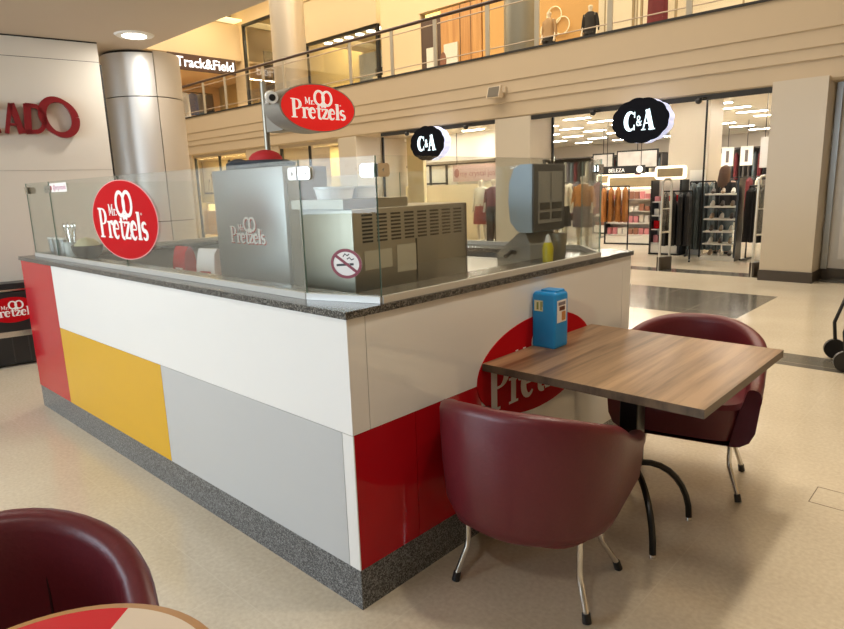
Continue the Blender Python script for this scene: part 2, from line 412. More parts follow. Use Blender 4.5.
# far gallery slab and fascia
prof = [(8.67,2.67),(8.67,2.95),(8.69,2.965),(8.69,3.095),(8.71,3.11),(8.71,3.32),(8.73,3.335),(8.73,3.78),(9.6,3.78),(9.6,2.67)]
b = MB()
b.prism([(-26, y, z) for y, z in [(8.74,2.67),(8.71,2.70),(8.71,2.945),(8.69,2.955),(8.69,3.10),(8.675,3.11),(8.675,3.32),(8.66,3.33),(8.66,3.78),(13.5,3.78),(13.5,3.40),(9.2,3.40),(9.2,2.67)]], (33,0,0))
struct(b.build('wall_fascia', BEIGE))
b = MB(); b.box(-26, 7, 8.64, 8.76, 3.78, 3.815)
struct(b.build('trim_3', DARK), 'thin dark kerb under the glass balustrade')
# opening head strip of the clothing store
struct(boxo('trim_4', DARK, (-9.0, -1.08, 8.72, 8.78, 2.60, 2.672)))
# store shell
struct(boxo('wall_right', BEIGE2, (-0.4, 0.0, 9.3, 25, 0, 3.4)))
struct(boxo('wall_back', mat('store_back_wall', (0.66,0.60,0.52), .7), (-26, 0, 24, 24.2, 0, 3.4)))
storeceil = struct(boxo('ceiling_store', mat('store_ceiling', (0.80,0.75,0.66), .8), (-14, -0.4, 9.2, 24, 2.98, 3.05)))
struct(boxo('trim_5', BEIGE2, (-14, -1.0, 9.2, 9.9, 2.80, 2.98)), 'dropped ceiling strip inside the store entrance')
struct(boxo('wall_store_left', BEIGE2, (-14.3, -14, 9.2, 24, 0, 3.4)))

def pillar(x0, x1, y0, y1, z1, label, lit=None, base=True):
    t = thing('pillar', label, 'pillar', ((x0+x1)/2, (y0+y1)/2, 0)); cx, cy = (x0+x1)/2, (y0+y1)/2
    boxo('shaft', lit or BEIGE2, (x0-cx, x1-cx, y0-cy, y1-cy, 0, z1), t)
    if base: boxo('skirting', DARKBASE, (x0-cx-.012, x1-cx+.012, y0-cy-.012, y1-cy+.012, 0, 0.15), t)
    return t
PALEST = mat('pale_stone', (0.60,0.53,0.42), 0.35, var=0.05, scale=1)
pillar(-10.45, -9.82, 8.69, 10.3, 2.668, 'beige square pillar beside the jeweller, behind the steel cabinet', PALEST)
pillar(-5.83, -5.05, 8.69, 9.45, 2.668, 'beige square pillar between the two store openings', PALEST)
pillar(-1.08, -0.42, 8.60, 9.25, 2.72, 'wide beige pillar with dark base at right of the store opening', PALEST)
pillar(-3.68, -2.92, 11.6, 12.3, 2.97, 'plain beige pillar inside the clothing store', PALEST, base=False)
struct(boxo('baseboard_right', DARKBASE, (-0.42, 3, 9.10, 9.13, 0, 0.16)))
# next shop at the far right: frame and glass
struct(boxo('wall_right_front', mat('white_frame', (0.72,0.70,0.66), .4), (-0.40, 4, 9.13, 9.25, 0, 2.67)))
w = struct(boxo('window_1', mat('window_frame_white', (0.75,0.73,0.70), .3), (-0.22, 2.8, 9.08, 9.13, 0.30, 2.55)))
boxo('pane', mat('window_pane_grey', (0.30,0.31,0.30), .08), (-0.12, 2.7, 9.06, 9.08, 0.40, 2.45), w)
struct(boxo('trim_6', STEEL, (-0.40, -0.33, 9.02, 9.10, 0.16, 2.67)), 'thin steel upright by the pillar')

# ---------------------------------------------------------------- jeweller / yellow-lit shop, far left
YEL = mat('yellow_lit_wall', (0.80, 0.66, 0.36), 0.6)
struct(boxo('wall_jeweller', YEL, (-26, -14.3, 11.2, 11.3, 0, 2.67)))
struct(boxo('ceiling_jeweller', BEIGE2, (-26, -14.3, 9.2, 11.2, 2.66, 2.72)))
struct(boxo('wall_partition', YEL, (-14.35, -14.3, 9.2, 11.2, 0, 2.66)))
struct(boxo('wall_yellow', YEL, (-12.9, -10.5, 10.4, 10.5, 0, 2.67)))
struct(boxo('ceiling_yellow', BEIGE2, (-14.3, -9.0, 9.2, 10.5, 2.665, 2.70)))
area('display_light', (-12, 9.9, 2.655), (0,0,0), 2.6, .12, 60, (1, .82, .45))
struct(boxo('wall_shopfront', BEIGE, (-14.6, -13.0, 8.75, 8.95, 0, 2.67)))
struct(boxo('wall_shopfront_far', BEIGE, (-26, -17.75, 8.75, 8.95, 0, 2.67)))
for i, (x0, x1) in enumerate(((-17.7, -14.7), (-13.0, -10.5))):
    wi = struct(boxo('window_%d' % (i+2), BEIGE2, (x0, x1, 8.80, 8.86, 2.58, 2.67)))
    b = MB(); b.box(x0, x1, 8.82, 8.835, 0.02, 2.58); b.build('pane', SHOPGLASS, wi)
    b = MB(); b.box(x0, x0+.06, 8.80, 8.86, 0, 2.58); b.box((x0+x1)/2-.02, (x0+x1)/2+.02, 8.80, 8.86, 0, 2.58); b.build('mullion', BLACKM, wi)
LIT = mat('lit_display', (1, .85, .5), .5, emit=(1, .78, .36), es=1.6)
for i, x in enumerate((-20.9, -19.6, -18.3)):
    t = thing('display_case', ['lit glass display case nearest the round column, far shop', 'lit glass display case in the middle, far yellow shop', 'lit glass display case partly behind the steel cabinet'][i], 'display case', (x, 10.6, 0))
    boxo('base', mat('case_wood', (.45,.3,.18), .5), (-.5,.5,-.25,.25,0,.85), t); boxo('lit_shelf', LIT, (-.45,.45,-.2,.2,.86,1.10), t); boxo('top', mat('case_top', (.5,.42,.3), .3), (-.5,.5,-.25,.25,1.12,1.15), t)
    boxo('side_panel', BEIGE2, (-.5,-.46,-.25,.25,.85,1.12), t); boxo('side_panel', BEIGE2, (.46,.5,-.25,.25,.85,1.12), t)
pf = thing('picture_panel', 'framed pale flower picture on the yellow shop wall', 'picture', (-20.6, 11.12, 1.45))
boxo('frame', BLACKM, (-1.0, 1.0, .0, .06, 0, 1.35), pf); boxo('print', mat('pale_print', (.78,.68,.45), .5), (-.93, .93, -.02, .0, .07, 1.28), pf)
b = MB()
for k in range(7):
    a = random.random()*PI; cx = -.6+k*.2; b.tube([(cx, -.03, .1), (cx+.1*math.cos(a), -.03, .35), (cx+.2*math.cos(a), -.03, .5+.1*(k%3))], .012, 5); b.sphere(cx+.2*math.cos(a), -.03, .5+.1*(k%3), .06, .012, .06, 8, 5)
b.build('flower_drawing', mat('grey_print', (.25,.2,.16), .6), pf)

# ---------------------------------------------------------------- store ceiling strip lamps
LAMP = mat('lamp_white', (1,1,1), .5, emit=(1, .93, .82), es=72.0)
lamp0 = None; grp = 'strip lights on the clothing store ceiling'
spots = [(x, y) for y in (10.7, 11.8, 12.9, 14.1, 15.4, 16.8, 18.3, 20.0, 21.9) for x in (-1.7, -3.3, -4.9, -6.5, -8.1, -9.7, -11.3)]
for (x, y) in spots:
    if lamp0 is None:
        lamp0 = thing('ceiling_light', 'recessed white strip light in the clothing store ceiling', 'ceiling light', (x, y, 2.98), 0, grp)
        boxo('housing', WHITEP, (-.36,.36,-.09,.09,-.02,0), lamp0); boxo('diffuser', LAMP, (-.33,.33,-.06,.06,-.026,-.02), lamp0)
    else: copy_tree(lamp0, (x, y, 2.98), 0)
lamps = [o for o in COL.objects if o.name.startswith('ceiling_light')]
for i, o in enumerate(lamps): o['label'] = 'white strip light, %s row from the store entrance, %s from the right' % (ORD[i//7], ORD[i%7])
# round downlights in the dropped strip and in the soffit
dl0 = None
for i, x in enumerate((-1.6, -2.5, -3.5, -4.5, -6.2, -7.3, -8.5)):
    if dl0 is None:
        dl0 = thing('downlight', 'round downlight in the dropped strip over the store entrance', 'ceiling light', (x, 9.55, 2.80), 0, 'round downlights over the store entrance')
        b = MB(); b.cyl(0, 0, -.012, 0, .11); b.build('trim_ring', WHITEP, dl0, True); b = MB(); b.cyl(0, 0, -.018, -.012, .085); b.build('lens', mat('mini_lamp', (1,1,1), .5, emit=(1,.95,.8), es=6), dl0, True)
    else: copy_tree(dl0, (x, 9.55, 2.80))
for i, o in enumerate([o for o in COL.objects if o.name.startswith('downlight')]): o['label'] = 'round downlight over the store entrance, %s from the right' % ORD[i]
dn0 = None
for i, (x, y, lb) in enumerate(((-4.62, 1.48, 'bright round downlight in the near ceiling above the steel column'), (0.66, 1.50, 'round ceiling downlight above the far half of the wooden table'), (0.66, 0.55, 'round ceiling downlight above the near half of the wooden table'), (-2.1, -1.2, 'round ceiling downlight above the aisle before the kiosk'), (1.3, -2.2, 'round ceiling downlight above the photographer'))):
    if dn0 is None:
        dn0 = thing('downlight', lb, 'ceiling light', (x, y, CZ)); b = MB(); b.ell([(-.012,0,0,.16,.16),(0,0,0,.175,.175)], 32); b.build('trim_ring', WHITEP, dn0, True)
        b = MB(); b.cyl(0,0,-.016,-.0121,.105,28); b.build('lens', mat('downlight_lens', (1,1,1), .5, emit=(1,.95,.84), es=9), dn0, True)
    else: copy_tree(dn0, (x, y, CZ), 0, lb)
# move the light disks just under the lenses
g = thing('ceiling_vent', 'small dark round vent at top left of the near ceiling', 'vent', (-4.55, -0.05, CZ))
b = MB(); b.cyl(0,0,-.01,0,.12); b.build('rim', mat('vent_grey', (.3,.28,.25), .5), g, True); b = MB(); b.cyl(0,0,-.014,-.0101,.08); b.build('grille', DARK, g)

# ---------------------------------------------------------------- steel clad column
cc = thing('steel_column', 'big round column with brushed steel panels by the white wall', 'column', (-5.55, 1.93, 0))
def cylpart(name, m, a0, a1, r, z0, z1, par, n=30, th=.02):
    b = MB(); outer = []; inner = []
    for i in range(n+1):
        a = math.radians(a0+(a1-a0)*i/n); outer.append((r*math.cos(a), r*math.sin(a))); inner.append(((r-th)*math.cos(a), (r-th)*math.sin(a)))
    rings = [[(x,y,z0) for x,y in outer]+[(x,y,z0) for x,y in reversed(inner)], [(x,y,z1) for x,y in outer]+[(x,y,z1) for x,y in reversed(inner)]]
    b.loft(rings); return b.build(name, m, par, True)
b = MB(); b.cyl(0,0,0,CZ,.365,48); b.build('core', DARK, cc, True)
BC = mat('column_beige', (.50,.44,.36), .4)
for z0, z1 in ((0,1.2),(1.21,2.49),(2.50,CZ-.025)):
    cylpart('steel_panel', STEELCOL, -130, -6.5, .396, z0, z1, cc)
for z0, z1 in ((0,1.2),(1.21,2.49),(2.50,CZ-.0)):
    cylpart('beige_panel', BC, -5, 100, .396, z0, z1, cc)

# ---------------------------------------------------------------- red letters on the white wall
sg = thing('wall_letters', 'dark red raised letters on the white wall at top left', 'sign', (wo.x, wo.y, 0))
LETR = mat('letter_red', (.20,.004,.010), .35)
def wallpt(t, z, d=0.03): v = wd*(t-.055) + wn*d; return Vector((v.x, v.y, z))
def letter(name, strokes, th=.05):
    b = MB()
    for poly, w in strokes:
        for f in ribbon(poly, w): b.prism([wallpt(p[0], p[1], 0.02) for p in f], wn*th)
    return b.build(name, LETR, sg)
# t along the wall (metres), z height
letter('letter_d', [([(.095,2.08),(.118,2.345)], .060), ([(.08,2.095),(.17,2.10)]+arc(.165,2.215,.075,.115,-75,90,10)+[(.10,2.335)], .038)])
letter('letter_a', [([(-.072,2.08),(-.012,2.345)], .036), ([(-.006,2.345),(.046,2.08)], .052), ([(-.05,2.16),(.02,2.16)], .022)])
letter('letter_c', [(arc(-.19,2.21,.11,.125,55,305,18), .05), ([(-.17,2.335),(-.105,2.33)], .032), ([(-.17,2.09),(-.115,2.10)], .032)])
letter('letter_r', [([(-.50,2.08),(-.50,2.34)], .06), (arc(-.47,2.28,.06,.06,90,-90,8), .04), ([(-.46,2.22),(-.38,2.08)], .05)])
letter('letter_o', [([(x+(z-2.235)*-.12, z) for x, z in arc(.365,2.235,.135,.160,0,360,36)], [.036+.034*abs(math.cos(2*PI*i/36+.5)) for i in range(37)])])

# ---------------------------------------------------------------- bin with logo left of the kiosk
AL = math.radians(12)
tb = thing('waste_bin', 'black bin cabinet with red oval logo behind the kiosk, far left', 'waste bin', (-4.93, 0.26, 0), -AL)
# local +x faces the room, +y along the wall
boxo('body', BLACK, (-.30, 0, -.75, .45, .02, .68), tb, .01)
boxo('steel_trim', CHROME, (-.31, .012, -.76, .46, .69, .705), tb)
boxo('lid', BLACK, (-.26, -.06, -.70, .40, .706, .75), tb)
boxo('lower_strip', CHROME, (-.0, .008, -.75, .45, .275, .325), tb)
b = MB()
for k in range(9): b.box(0, .006, -.70+k*.125, -.69+k*.125, .04, .26)
b.build('groove', mat('rib_dark', (.03,.03,.03), .4), tb)
ell_plate('oval_logo', REDV, tb, (.001,-.03,.52), (0,1,0), (0,0,1), .20, .115, .004)
put_quads('logo_lettering', pretzels_logo(), WHITEV, tb, (.006,-.03,.505), (0,1,0), (0,0,1), .17, .001)

# ================================================================== KIOSK
K0, K1, HT, HB, HG = -3.52, 2.073, 1.097, 0.668, 0.16
kt = thing('kiosk_counter', 'long kiosk counter with red, yellow, white and grey gloss panels', 'counter', (0, 0, 0))
boxo('plinth', GRAN, (K0, 0, 0, K1, 0, HG), kt)
b = MB(); e = .02
b.box(K0+e, -e, .001, .13, HG, HT-.03); b.box(-.13, -e, .13, K1-e, HG, HT-.03); b.box(K0+e, K0+.13, .13, K1-e, HG, HT-.03); b.box(K0+.13, -.13, K1-.13, K1-e, HG, HT-.03)
b.build('carcass', mat('carcass_grey', (.4,.4,.38), .5), kt)
def fp(name, m, x0, x1, z0, z1): return boxo(name, m, (x0, x1, -.004, .0005, z0, z1), kt)
XR, XY = -2.885, -1.44
fp('red_panel', REDGL, K0, XR-.003, HG, HT-.025)
fp('white_panel', WHITEGL, XR, .004, HB, HT-.025)
fp('yellow_panel', YELGL, XR, XY-.003, HG, HB-.002)
fp('grey_panel', GREYGL, XY, -.055, HG, HB-.002)
fp('corner_strip', WHITEGL, -.052, .004, HG, HB-.002)
def sp(name, m, y0, y1, z0, z1): return boxo(name, m, (-e, .004, y0, y1, z0, z1), kt)
sp('white_panel', WHITEGL, .001, .075, HB, HT-.025)
sp('white_panel', WHITEGL, .078, K1-.10, HB, HT-.025)
sp('white_panel', WHITEGL, K1-.097, K1, HG, HT-.025)
sp('red_panel', REDGL, .001, .30, HG, HB-.002)
sp('red_panel', REDGL, .303, .70, HG, HB-.002)
sp('white_panel', WHITEGL, .703, K1-.10, HG, HB-.002)
b = MB(); b.box(K0-.004, K0+e, 0, K1, HG, HT-.025); b.build('end_panel', REDGL, kt)
b = MB(); b.box(K0, 0, K1-e, K1+.002, HG, HT-.025); b.build('rear_panel', WHITEGL, kt)
ell_plate('oval_logo', REDV, kt, (.0045,1.145,.672), (0,1,0), (0,0,1), .475, .222, .003)
put_quads('logo_lettering', pretzels_logo(), WHITEV, kt, (.0078,1.145,.63), (0,1,0), (0,0,1), .40, .001)
# granite worktop ring
b = MB(); o_ = .013; w_ = .25
z0, z1 = HT-.025, HT
b.box(K0-o_, o_, -o_, w_, z0, z1); b.box(-w_, o_, w_, K1+o_-w_, z0, z1); b.box(K0-o_, K0+w_, w_, K1+o_-w_, z0, z1); b.box(K0-o_, o_, K1+o_-w_, K1+o_, z0, z1)
ct = tag(b.build('countertop', GRANTOP), 'speckled dark granite countertop running round the kiosk', 'countertop')

# inner working surfaces
iw = thing('work_table', 'stainless work table along the inside of the kiosk front', 'work table', (-1.9, .45, 0))
boxo('top', STEELD, (-1.5, 1.45, -.19, .35, .84, .87), iw)
b = MB()
for x in (-1.45, 0, 1.4):
    for y in (-.15, .31): b.box(x, x+.035, y, y+.035, 0, .84)
b.build('frame', STEEL, iw)
iw2 = thing('work_table', 'stainless work table under the vented machine', 'work table', (-.43, 1.45, 0))
boxo('top', STEELD, (-.28, .17, -.63, -.26, .84, .87), iw2)
b = MB()
for x in (-.26, .12):
    for y in (-.61, -.31): b.box(x, x+.035, y, y+.035, 0, .84)
b.build('frame', STEEL, iw2)
bc = thing('serving_counter', 'white topped serving counter at the rear of the kiosk', 'counter', (-1.6, 1.62, 0))
boxo('top', WHITEP, (-1.2, 1.33, -.42, .19, 1.005, 1.045), bc); boxo('cabinet', mat('cab_grey', (.45,.45,.43), .5), (-1.18, 1.30, -.40, .18, 0, 1.005), bc)

# steel cabinet with logo
sc = thing('steel_cabinet', 'tall brushed steel oven cabinet with logo inside the kiosk', 'cabinet', (-1.38, .66, .87))
boxo('body', STEEL, (-.335, .335, -.14, .13, 0, .735), sc, .004)
boxo('side_door', STEELD, (.336, .342, -.12, .12, .02, .71), sc)
put_quads('logo_lettering', pretzels_logo(), WHITEV, sc, (-.02,-.1435,.395), (1,0,0), (0,0,1), .168, .0012)
b = MB()
for f in pretzels_logo(): b.prism([Vector((-.02,-.1425,.395))+Vector((1,0,0))*(p[0]*.168+.005)+Vector((0,0,1))*(p[1]*.168-.005) for p in f], (0,-.0006,0))
b.build('logo_shadow_print', REDV, sc)
# cap on top
cp = thing('cap', 'red cap with dark peak lying on the steel cabinet', 'cap', (-1.36, .59, 1.6055))
NAVY = mat('navy_cloth', (.02,.025,.035), .8, bump=.2)
b = MB(); b.ell([(0.0,.04,0,.27,.06),(.018,.04,0,.285,.07),(.034,.00,0,.25,.07),(.045,-.1,0,.12,.05)], 28); b.build('peak', NAVY, cp, True)
b = MB(); b.ell([(.03,.03,.03,.10,.08),(.055,.03,.03,.098,.078),(.075,.03,.03,.08,.06),(.088,.03,.03,.045,.035),(.093,.03,.03,.01,.01)], 24); b.build('crown', mat('red_cloth', (.42,.01,.015), .7), cp, True)
b = MB(); b.ell([(.0,-.17,-.01,.10,.05),(.035,-.18,-.01,.09,.045),(.055,-.17,-.01,.03,.02)], 16); b.build('strap_fold', NAVY, cp, True)

# vented machine
vm = thing('vented_machine', 'low steel machine with slotted vents behind the corner glass', 'machine', (-.585, .78, .87))
boxo('body', STEELD, (-.175, .18, -.385, .345, 0, .535), vm, .004)
boxo('top_ledge', STEELD, (-.18, .17, -.42, -.05, .536, .575), vm)
b = MB()
for i in range(8):
    for j in range(8):
        y = -.335+i*.083; z = .395+j*.0155
        b.box(.1805, .182, y, y+.058, z, z+.008)
b.build('vent_slots', DARK, vm)
for (y0, y1, z0, z1) in ((-.33,-.17,.28,.36), (-.14,-.02,.25,.37)):
    boxo('label_plate', mat('plate_tan', (.42,.38,.28), .4), (.1805, .182, y0, y1, z0, z1), vm)
b = MB(); b.box(.1805, .183, -.02, -.012, .02, .39); b.box(.1805,.183,.335,.343,.02,.53); b.build('door_seam', DARK, vm)
tubs = ['round white plastic tub on the vented machine, nearer the cabinet', 'round white plastic tub on the vented machine, further from the cabinet']
for i, (y, r) in enumerate(((.47, .085), (.635, .075))):
    t = thing('plastic_tub', tubs[i], 'tub', (-.60, y, 1.446), 0, 'white tubs on the vented machine')
    b = MB(); b.ell([(0,0,0,r*.88,r*.88),(.042,0,0,r,r)], 24); b.build('tub', WHITEP, t, True); b = MB(); b.ell([(.0425,0,0,r+.004,r+.004),(.052,0,0,r+.004,r+.004)], 24); b.build('lid', mat('lid_clear', (.62,.64,.62), .2), t, True)
# grey/blue dispenser
dp = thing('drink_dispenser', 'blue sided dispenser with dark framed front at the kiosk right', 'dispenser', (-.335, 1.60, .87))
BLG = mat('pale_blue_plastic', (.36,.47,.56), .35)
b = MB()
outline = [(-.00,.372),(-.045,.42),(-.055,.52),(-.05,.62),(-.02,.69),(.02,.71),(.09,.71),(.09,.365),(.02,.365)]
b.prism([(x,-.145,z) for x,z in outline], (0,.29,0)); b.build('body', BLG, dp)
boxo('front_frame', mat('frame_dark_grey', (.075,.075,.07), .45), (.0905,.105,-.15,.15,.37,.71), dp, .006)
boxo('front_panel', mat('panel_grey', (.26,.25,.22), .5), (.1055,.110,-.115,.115,.41,.672), dp)
b = MB()
for (y0,y1,z0,z1) in ((-.105,-.01,.48,.515),(.01,.105,.48,.515),(-.105,-.01,.43,.465),(.01,.105,.43,.465)): b.box(.1105,.113,y0,y1,z0,z1)
b.box(.1105,.112,-.002,.002,.53,.665)
b.build('slots', mat('slot_dark', (.05,.05,.045), .5), dp)
b = MB(); b.tube([(.09,-.03,.71),(.08,-.02,.725),(.08,.02,.725),(.09,.03,.71)], .008, 6); b.build('hinge', DARK, dp)
b = MB(); b.prism([(-.14,-.13,.176),(.07,-.13,.176),(.07,-.13,.30),(.04,-.13,.364),(.0,-.13,.364),(-.14,-.13,.25)], (0,.26,0)); b.build('stand', mat('stand_grey', (.30,.30,.28), .4), dp)
b = MB(); b.tube([(-.02,-.14,.26),(.0,-.2,.27),(.0,-.25,.25)], .012, 8); b.build('spout', BLACK, dp)
for c_h in [q for q in bpy.data.objects if q.parent == dp]: c_h.data.transform(Matrix.Translation((0,0,-.1755)))
dp.location.z = 1.0455
# bottle + cup
YB = mat('yellow_bottle', (.72,.60,.02), .3)
bt = thing('squeeze_bottle', 'yellow squeeze bottle with white cap beside the dispenser', 'bottle', (-.14, 1.44, HT))
b = MB(); b.ell([(0,0,0,.026,.026),(.07,0,0,.028,.028),(.095,0,0,.020,.020)], 18); b.build('body', YB, bt, True); b = MB(); b.ell([(.0955,0,0,.017,.017),(.12,0,0,.012,.012),(.135,0,0,.005,.005)], 14); b.build('cap', WHITEP, bt, True)
cu_ = tag(MB().ell([(0,0,0,.030,.030),(.135,0,0,.040,.040),(.135,0,0,.036,.036),(.004,0,0,.027,.027)], 20).build('steel_cup', STEELD, None, True, (-.13, 1.53, HT)), 'dark steel cup right of the yellow bottle', 'cup')

# left end: cutlery pots, straws, bowl
tins = ['short steel tumbler at the far left end of the counter', 'short steel tumbler second from the left counter end', 'short steel tumbler next to the tall cup of tongs']
t0 = None
for i, x in enumerate((-3.42, -3.32, -3.22)):
    if t0 is None:
        t0 = thing('tumbler', tins[0], 'tumbler', (x, .20, HT), 0, 'steel tumblers at the left counter end')
        b = MB(); b.ell([(0,0,0,.036,.036),(.11,0,0,.042,.042),(.11,0,0,.038,.038),(.01,0,0,.033,.033)], 18); b.build('body', STEEL, t0, True)
        b = MB(); b.ell([(.111,0,0,.043,.043),(.122,0,0,.043,.043)], 18); b.build('lid', WHITEP, t0, True)
    else: copy_tree(t0, (x, .20+.005*i, HT), 0, tins[i])
ch = thing('utensil_cup', 'tall pale cup holding steel tongs and spatulas', 'cup', (-3.08, .20, HT))
b = MB(); b.ell([(0,0,0,.042,.042),(.10,0,0,.050,.050),(.10,0,0,.046,.046),(.01,0,0,.038,.038)], 18); b.build('cup', mat('pale_cup', (.6,.66,.66), .3), ch, True)
for k in range(4):
    a = k*1.5; b = MB(); b.tube([(.01*math.cos(a),.01*math.sin(a),.02),(.045*math.cos(a),.03*math.sin(a),.19)], .006, 6); b.sphere(.045*math.cos(a),.03*math.sin(a),.20,.016,.006,.028,8,6); b.build('utensil', CHROME, ch, True)
bw = thing('bowl', 'dark bowl heaped with pale dough beside the utensil cup', 'bowl', (-2.86, .22, HT))
b = MB(); b.ell([(0,0,0,.07,.06),(.05,0,0,.10,.09),(.085,0,0,.105,.095),(.085,0,0,.098,.088),(.02,0,0,.06,.05)], 24); b.build('bowl', BLACK, bw, True)
b = MB(); b.ell([(.06,0,0,.09,.08),(.09,0,0,.085,.075),(.125,.0,0,.05,.045),(.135,0,0,.01,.01)], 18); b.build('dough', mat('pale_dough', (.62,.58,.36), .7, var=.2, bump=.5), bw, True)

# trays with pretzels on the work table
PRZ = mat('baked_crust', (.35,.13,.04), .45, var=.4, scale=30)
trl = ['steel tray with red bag and baked pretzels nearest the round sticker', 'steel tray of baked pretzels against the steel cabinet']
for i, x in enumerate((-2.95, -2.15)):
    t = thing('tray', trl[i], 'tray', (x, .50, .87)); b = MB(); b.box(-.27,.27,-.15,.15,0,.01); b.box(-.27,-.26,-.15,.15,.01,.03); b.box(.26,.27,-.15,.15,.01,.03); b.box(-.27,.27,-.15,-.14,.01,.03); b.box(-.27,.27,.14,.15,.01,.03); b.build('pan', STEEL, t)
    for k in range(4):
        p = MB(); q = [(.145+.12*math.cos(a)*1.0, .0+.2*math.sin(a)) for a in [j*PI/9 for j in range(18)]]
        for s_ in (-1, 1): p.tube([(s_*(.028+.028*math.cos(j*PI/6)), .035*math.sin(j*PI/6), .014) for j in range(13)], .011, 6)
        p.build('pretzel', PRZ, None, True, (x-.19+.125*k, .50, .882)); o = bpy.data.objects['pretzel'] if False else COL.objects[-1]
        tag(o, nth(k, 4)+' baked pretzel on the steel tray %s' % ('near the round sticker' if i == 0 else 'by the steel cabinet'), 'pretzel', 'pretzels on the tray %s' % ('near the round sticker' if i == 0 else 'by the steel cabinet'))
bagl = ['red paper bag behind the glass, leftmost of three by the steel cabinet', 'white paper bag behind the glass, middle of three by the steel cabinet', 'red paper bag behind the glass, touching the steel cabinet side']
for i_, (x_, m_) in enumerate(((-2.55, REDV), (-2.20, WHITEV), (-1.88, REDV))):
    t = thing('paper_bag', bagl[i_], 'bag', (x_, .72, .8702), .2*i_)
    b = MB(); b.loft([rr_(.085, .045, 0), rr_(.085, .045, .16), rr_(.08, .030, .24), rr_(.088, .010, .27)]) ; b.build('bag', m_, t, True)
    b = MB(); b.box(-.05,.05,-.0465,-.0455,.05,.13); b.build('printed_patch', WHITEV if m_ is REDV else REDV, t)
rb = tag(MB().rbox(-.13,.13,-.08,.08,0,.13,.02).build('snack_bag', mat('red_bag', (.40,.03,.04), .4, var=.5, scale=14), None, True, (-2.0,.66,.875)), 'red and white paper bag behind the front glass', 'bag') if False else None
bb_ = thing('cardboard_lid', 'dark open lid board tilted behind the round sticker', 'board', (-2.35, 1.45, 1.0455))
b = MB(); b.prism([(-.30,-.2,.0),(.42,-.1,.16),(.42,.2,.17),(-.30,.2,.02)], (0,0,.012)); b.build('flap', BLACK, bb_)
b = MB(); b.tube([(.38,.15,0),(.38,.15,.15)], .012, 6); b.build('prop', BLACK, bb_)
rw = ['red sauce packet tub behind the front glass, left one', 'red sauce packet tub behind the front glass, middle one', 'red sauce packet tub behind the front glass, right one']
for k in range(3):
    t = thing('packet_tub', rw[k], 'tub', (-2.62+.30*k, 1.45, 1.0452), 0, 'packet tubs on the serving counter'); b = MB(); b.ell([(0,0,0,.09,.07),(.10,0,0,.11,.085),(.10,0,0,.10,.078),(.02,0,0,.08,.06)], 16); b.build('tub', WHITEP, t, True)
    for j in range(5): MB().rbox(-.03,.03,-.02,.02,0,.06,.006).build('packet', REDV if j % 2 else WHITEV, t, False, (-.05+.025*j, .02*((j%2)*2-1), .055), (0,.3*((j%3)-1),j))

# ---------------------------------------------------------------- glass screen
GZ = 1.592; g0 = HT+.022
gs = thing('glass_screen', 'clear glass screen with steel clips standing on the kiosk countertop', 'glass screen', (0, 0, 0))
pA, pB, pC, pD, pE, pF = Vector((-3.42,.072)), Vector((-2.95,.072)), Vector((-.30,.072)), Vector((-.005,.165)), Vector((-.005,1.72)), Vector((-3.42,2.02)); pG = Vector((-.28,2.02))
def pane(p, q, name='pane'):
    d = (q-p).normalized(); n = Vector((-d.y, d.x))*.0028; p = p+d*.001; q = q-d*.001
    b = MB()
    v = [b.bm.verts.new((c.x, c.y, z)) for z in (g0, GZ) for c in (p-n, q-n, q+n, p+n)]
    for k, f in enumerate(((3,2,1,0),(4,5,6,7),(0,1,5,4),(1,2,6,5),(2,3,7,6),(3,0,4,7))):
        fc = b.bm.faces.new([v[i] for i in f]); fc.material_index = 0 if k in (2,4) else 1
    b2 = b.build(name, [GLASS, GLASSEDGE], gs)
    c = MB(); n2 = n*3.1; c.prism([(x.x, x.y, HT+.0005) for x in (p-n2, q-n2, q+n2, p+n2)], (0,0,.024)); c.build('channel', mat('alu_channel', (.62,.61,.57), .35, metal=.4), gs)
    return b2
for p, q in ((pA,pB),(pB,Vector((-1.87,.072))),(Vector((-1.87,.072)),pC),(pC,pD),(pD,pE),(pE,pG),(pG,Vector((-1.75,2.02))),(Vector((-1.75,2.02)),pF),(pF,pA)): pane(p, q)
def clip(c, d1, d2, z=1.545, m=CHROME):
    b = MB()
    for d in (d1, d2):
        d = d.normalized(); n = Vector((-d.y, d.x))
        pts = [(0.002,-.022),(.046,-.022),(.054,-.014),(.054,.014),(.046,.022),(0.002,.022)]
        for s in (-1, 1):
            b.prism([Vector((c.x+d.x*a+n.x*s*.0045, c.y+d.y*a+n.y*s*.0045, z+h)) for a, h in pts], (n.x*s*.006, n.y*s*.006, 0))
            q = c+d*.030+n*s*.010; 
            b.prism([Vector((q.x+d.x*.006*math.cos(t*PI/4), q.y+d.y*.006*math.cos(t*PI/4), z+.006*math.sin(t*PI/4))) for t in range(8)], (n.x*s*.004, n.y*s*.004, 0))
    return b.build('clip', m, gs)
clip(pC, pB-pC, pD-pC, m=mat('bright_clip', (.80,.80,.78), .3, metal=.6)); clip(pD, pC-pD, pE-pD); clip(pB, pA-pB, pC-pB, m=STEELD); clip(pA, pF-pA, pB-pA, m=STEELD); clip(pE, pD-pE, pG-pE)
gy = .072-.0032
ell_plate('round_logo', REDV, gs, (-1.855,gy,1.365), (1,0,0), (0,0,1), .405, .202, .0012, 64)
put_quads('logo_lettering', pretzels_logo(), WHITEV, gs, (-1.87,gy-.0016,1.345), (1,0,0), (0,0,1), .305, .001)
ell_plate('round_logo_rim', mat('pink_rim', (.75,.32,.32), .4), gs, (-1.855,gy+.0004,1.365), (1,0,0), (0,0,1), .413, .207, .0008, 64)
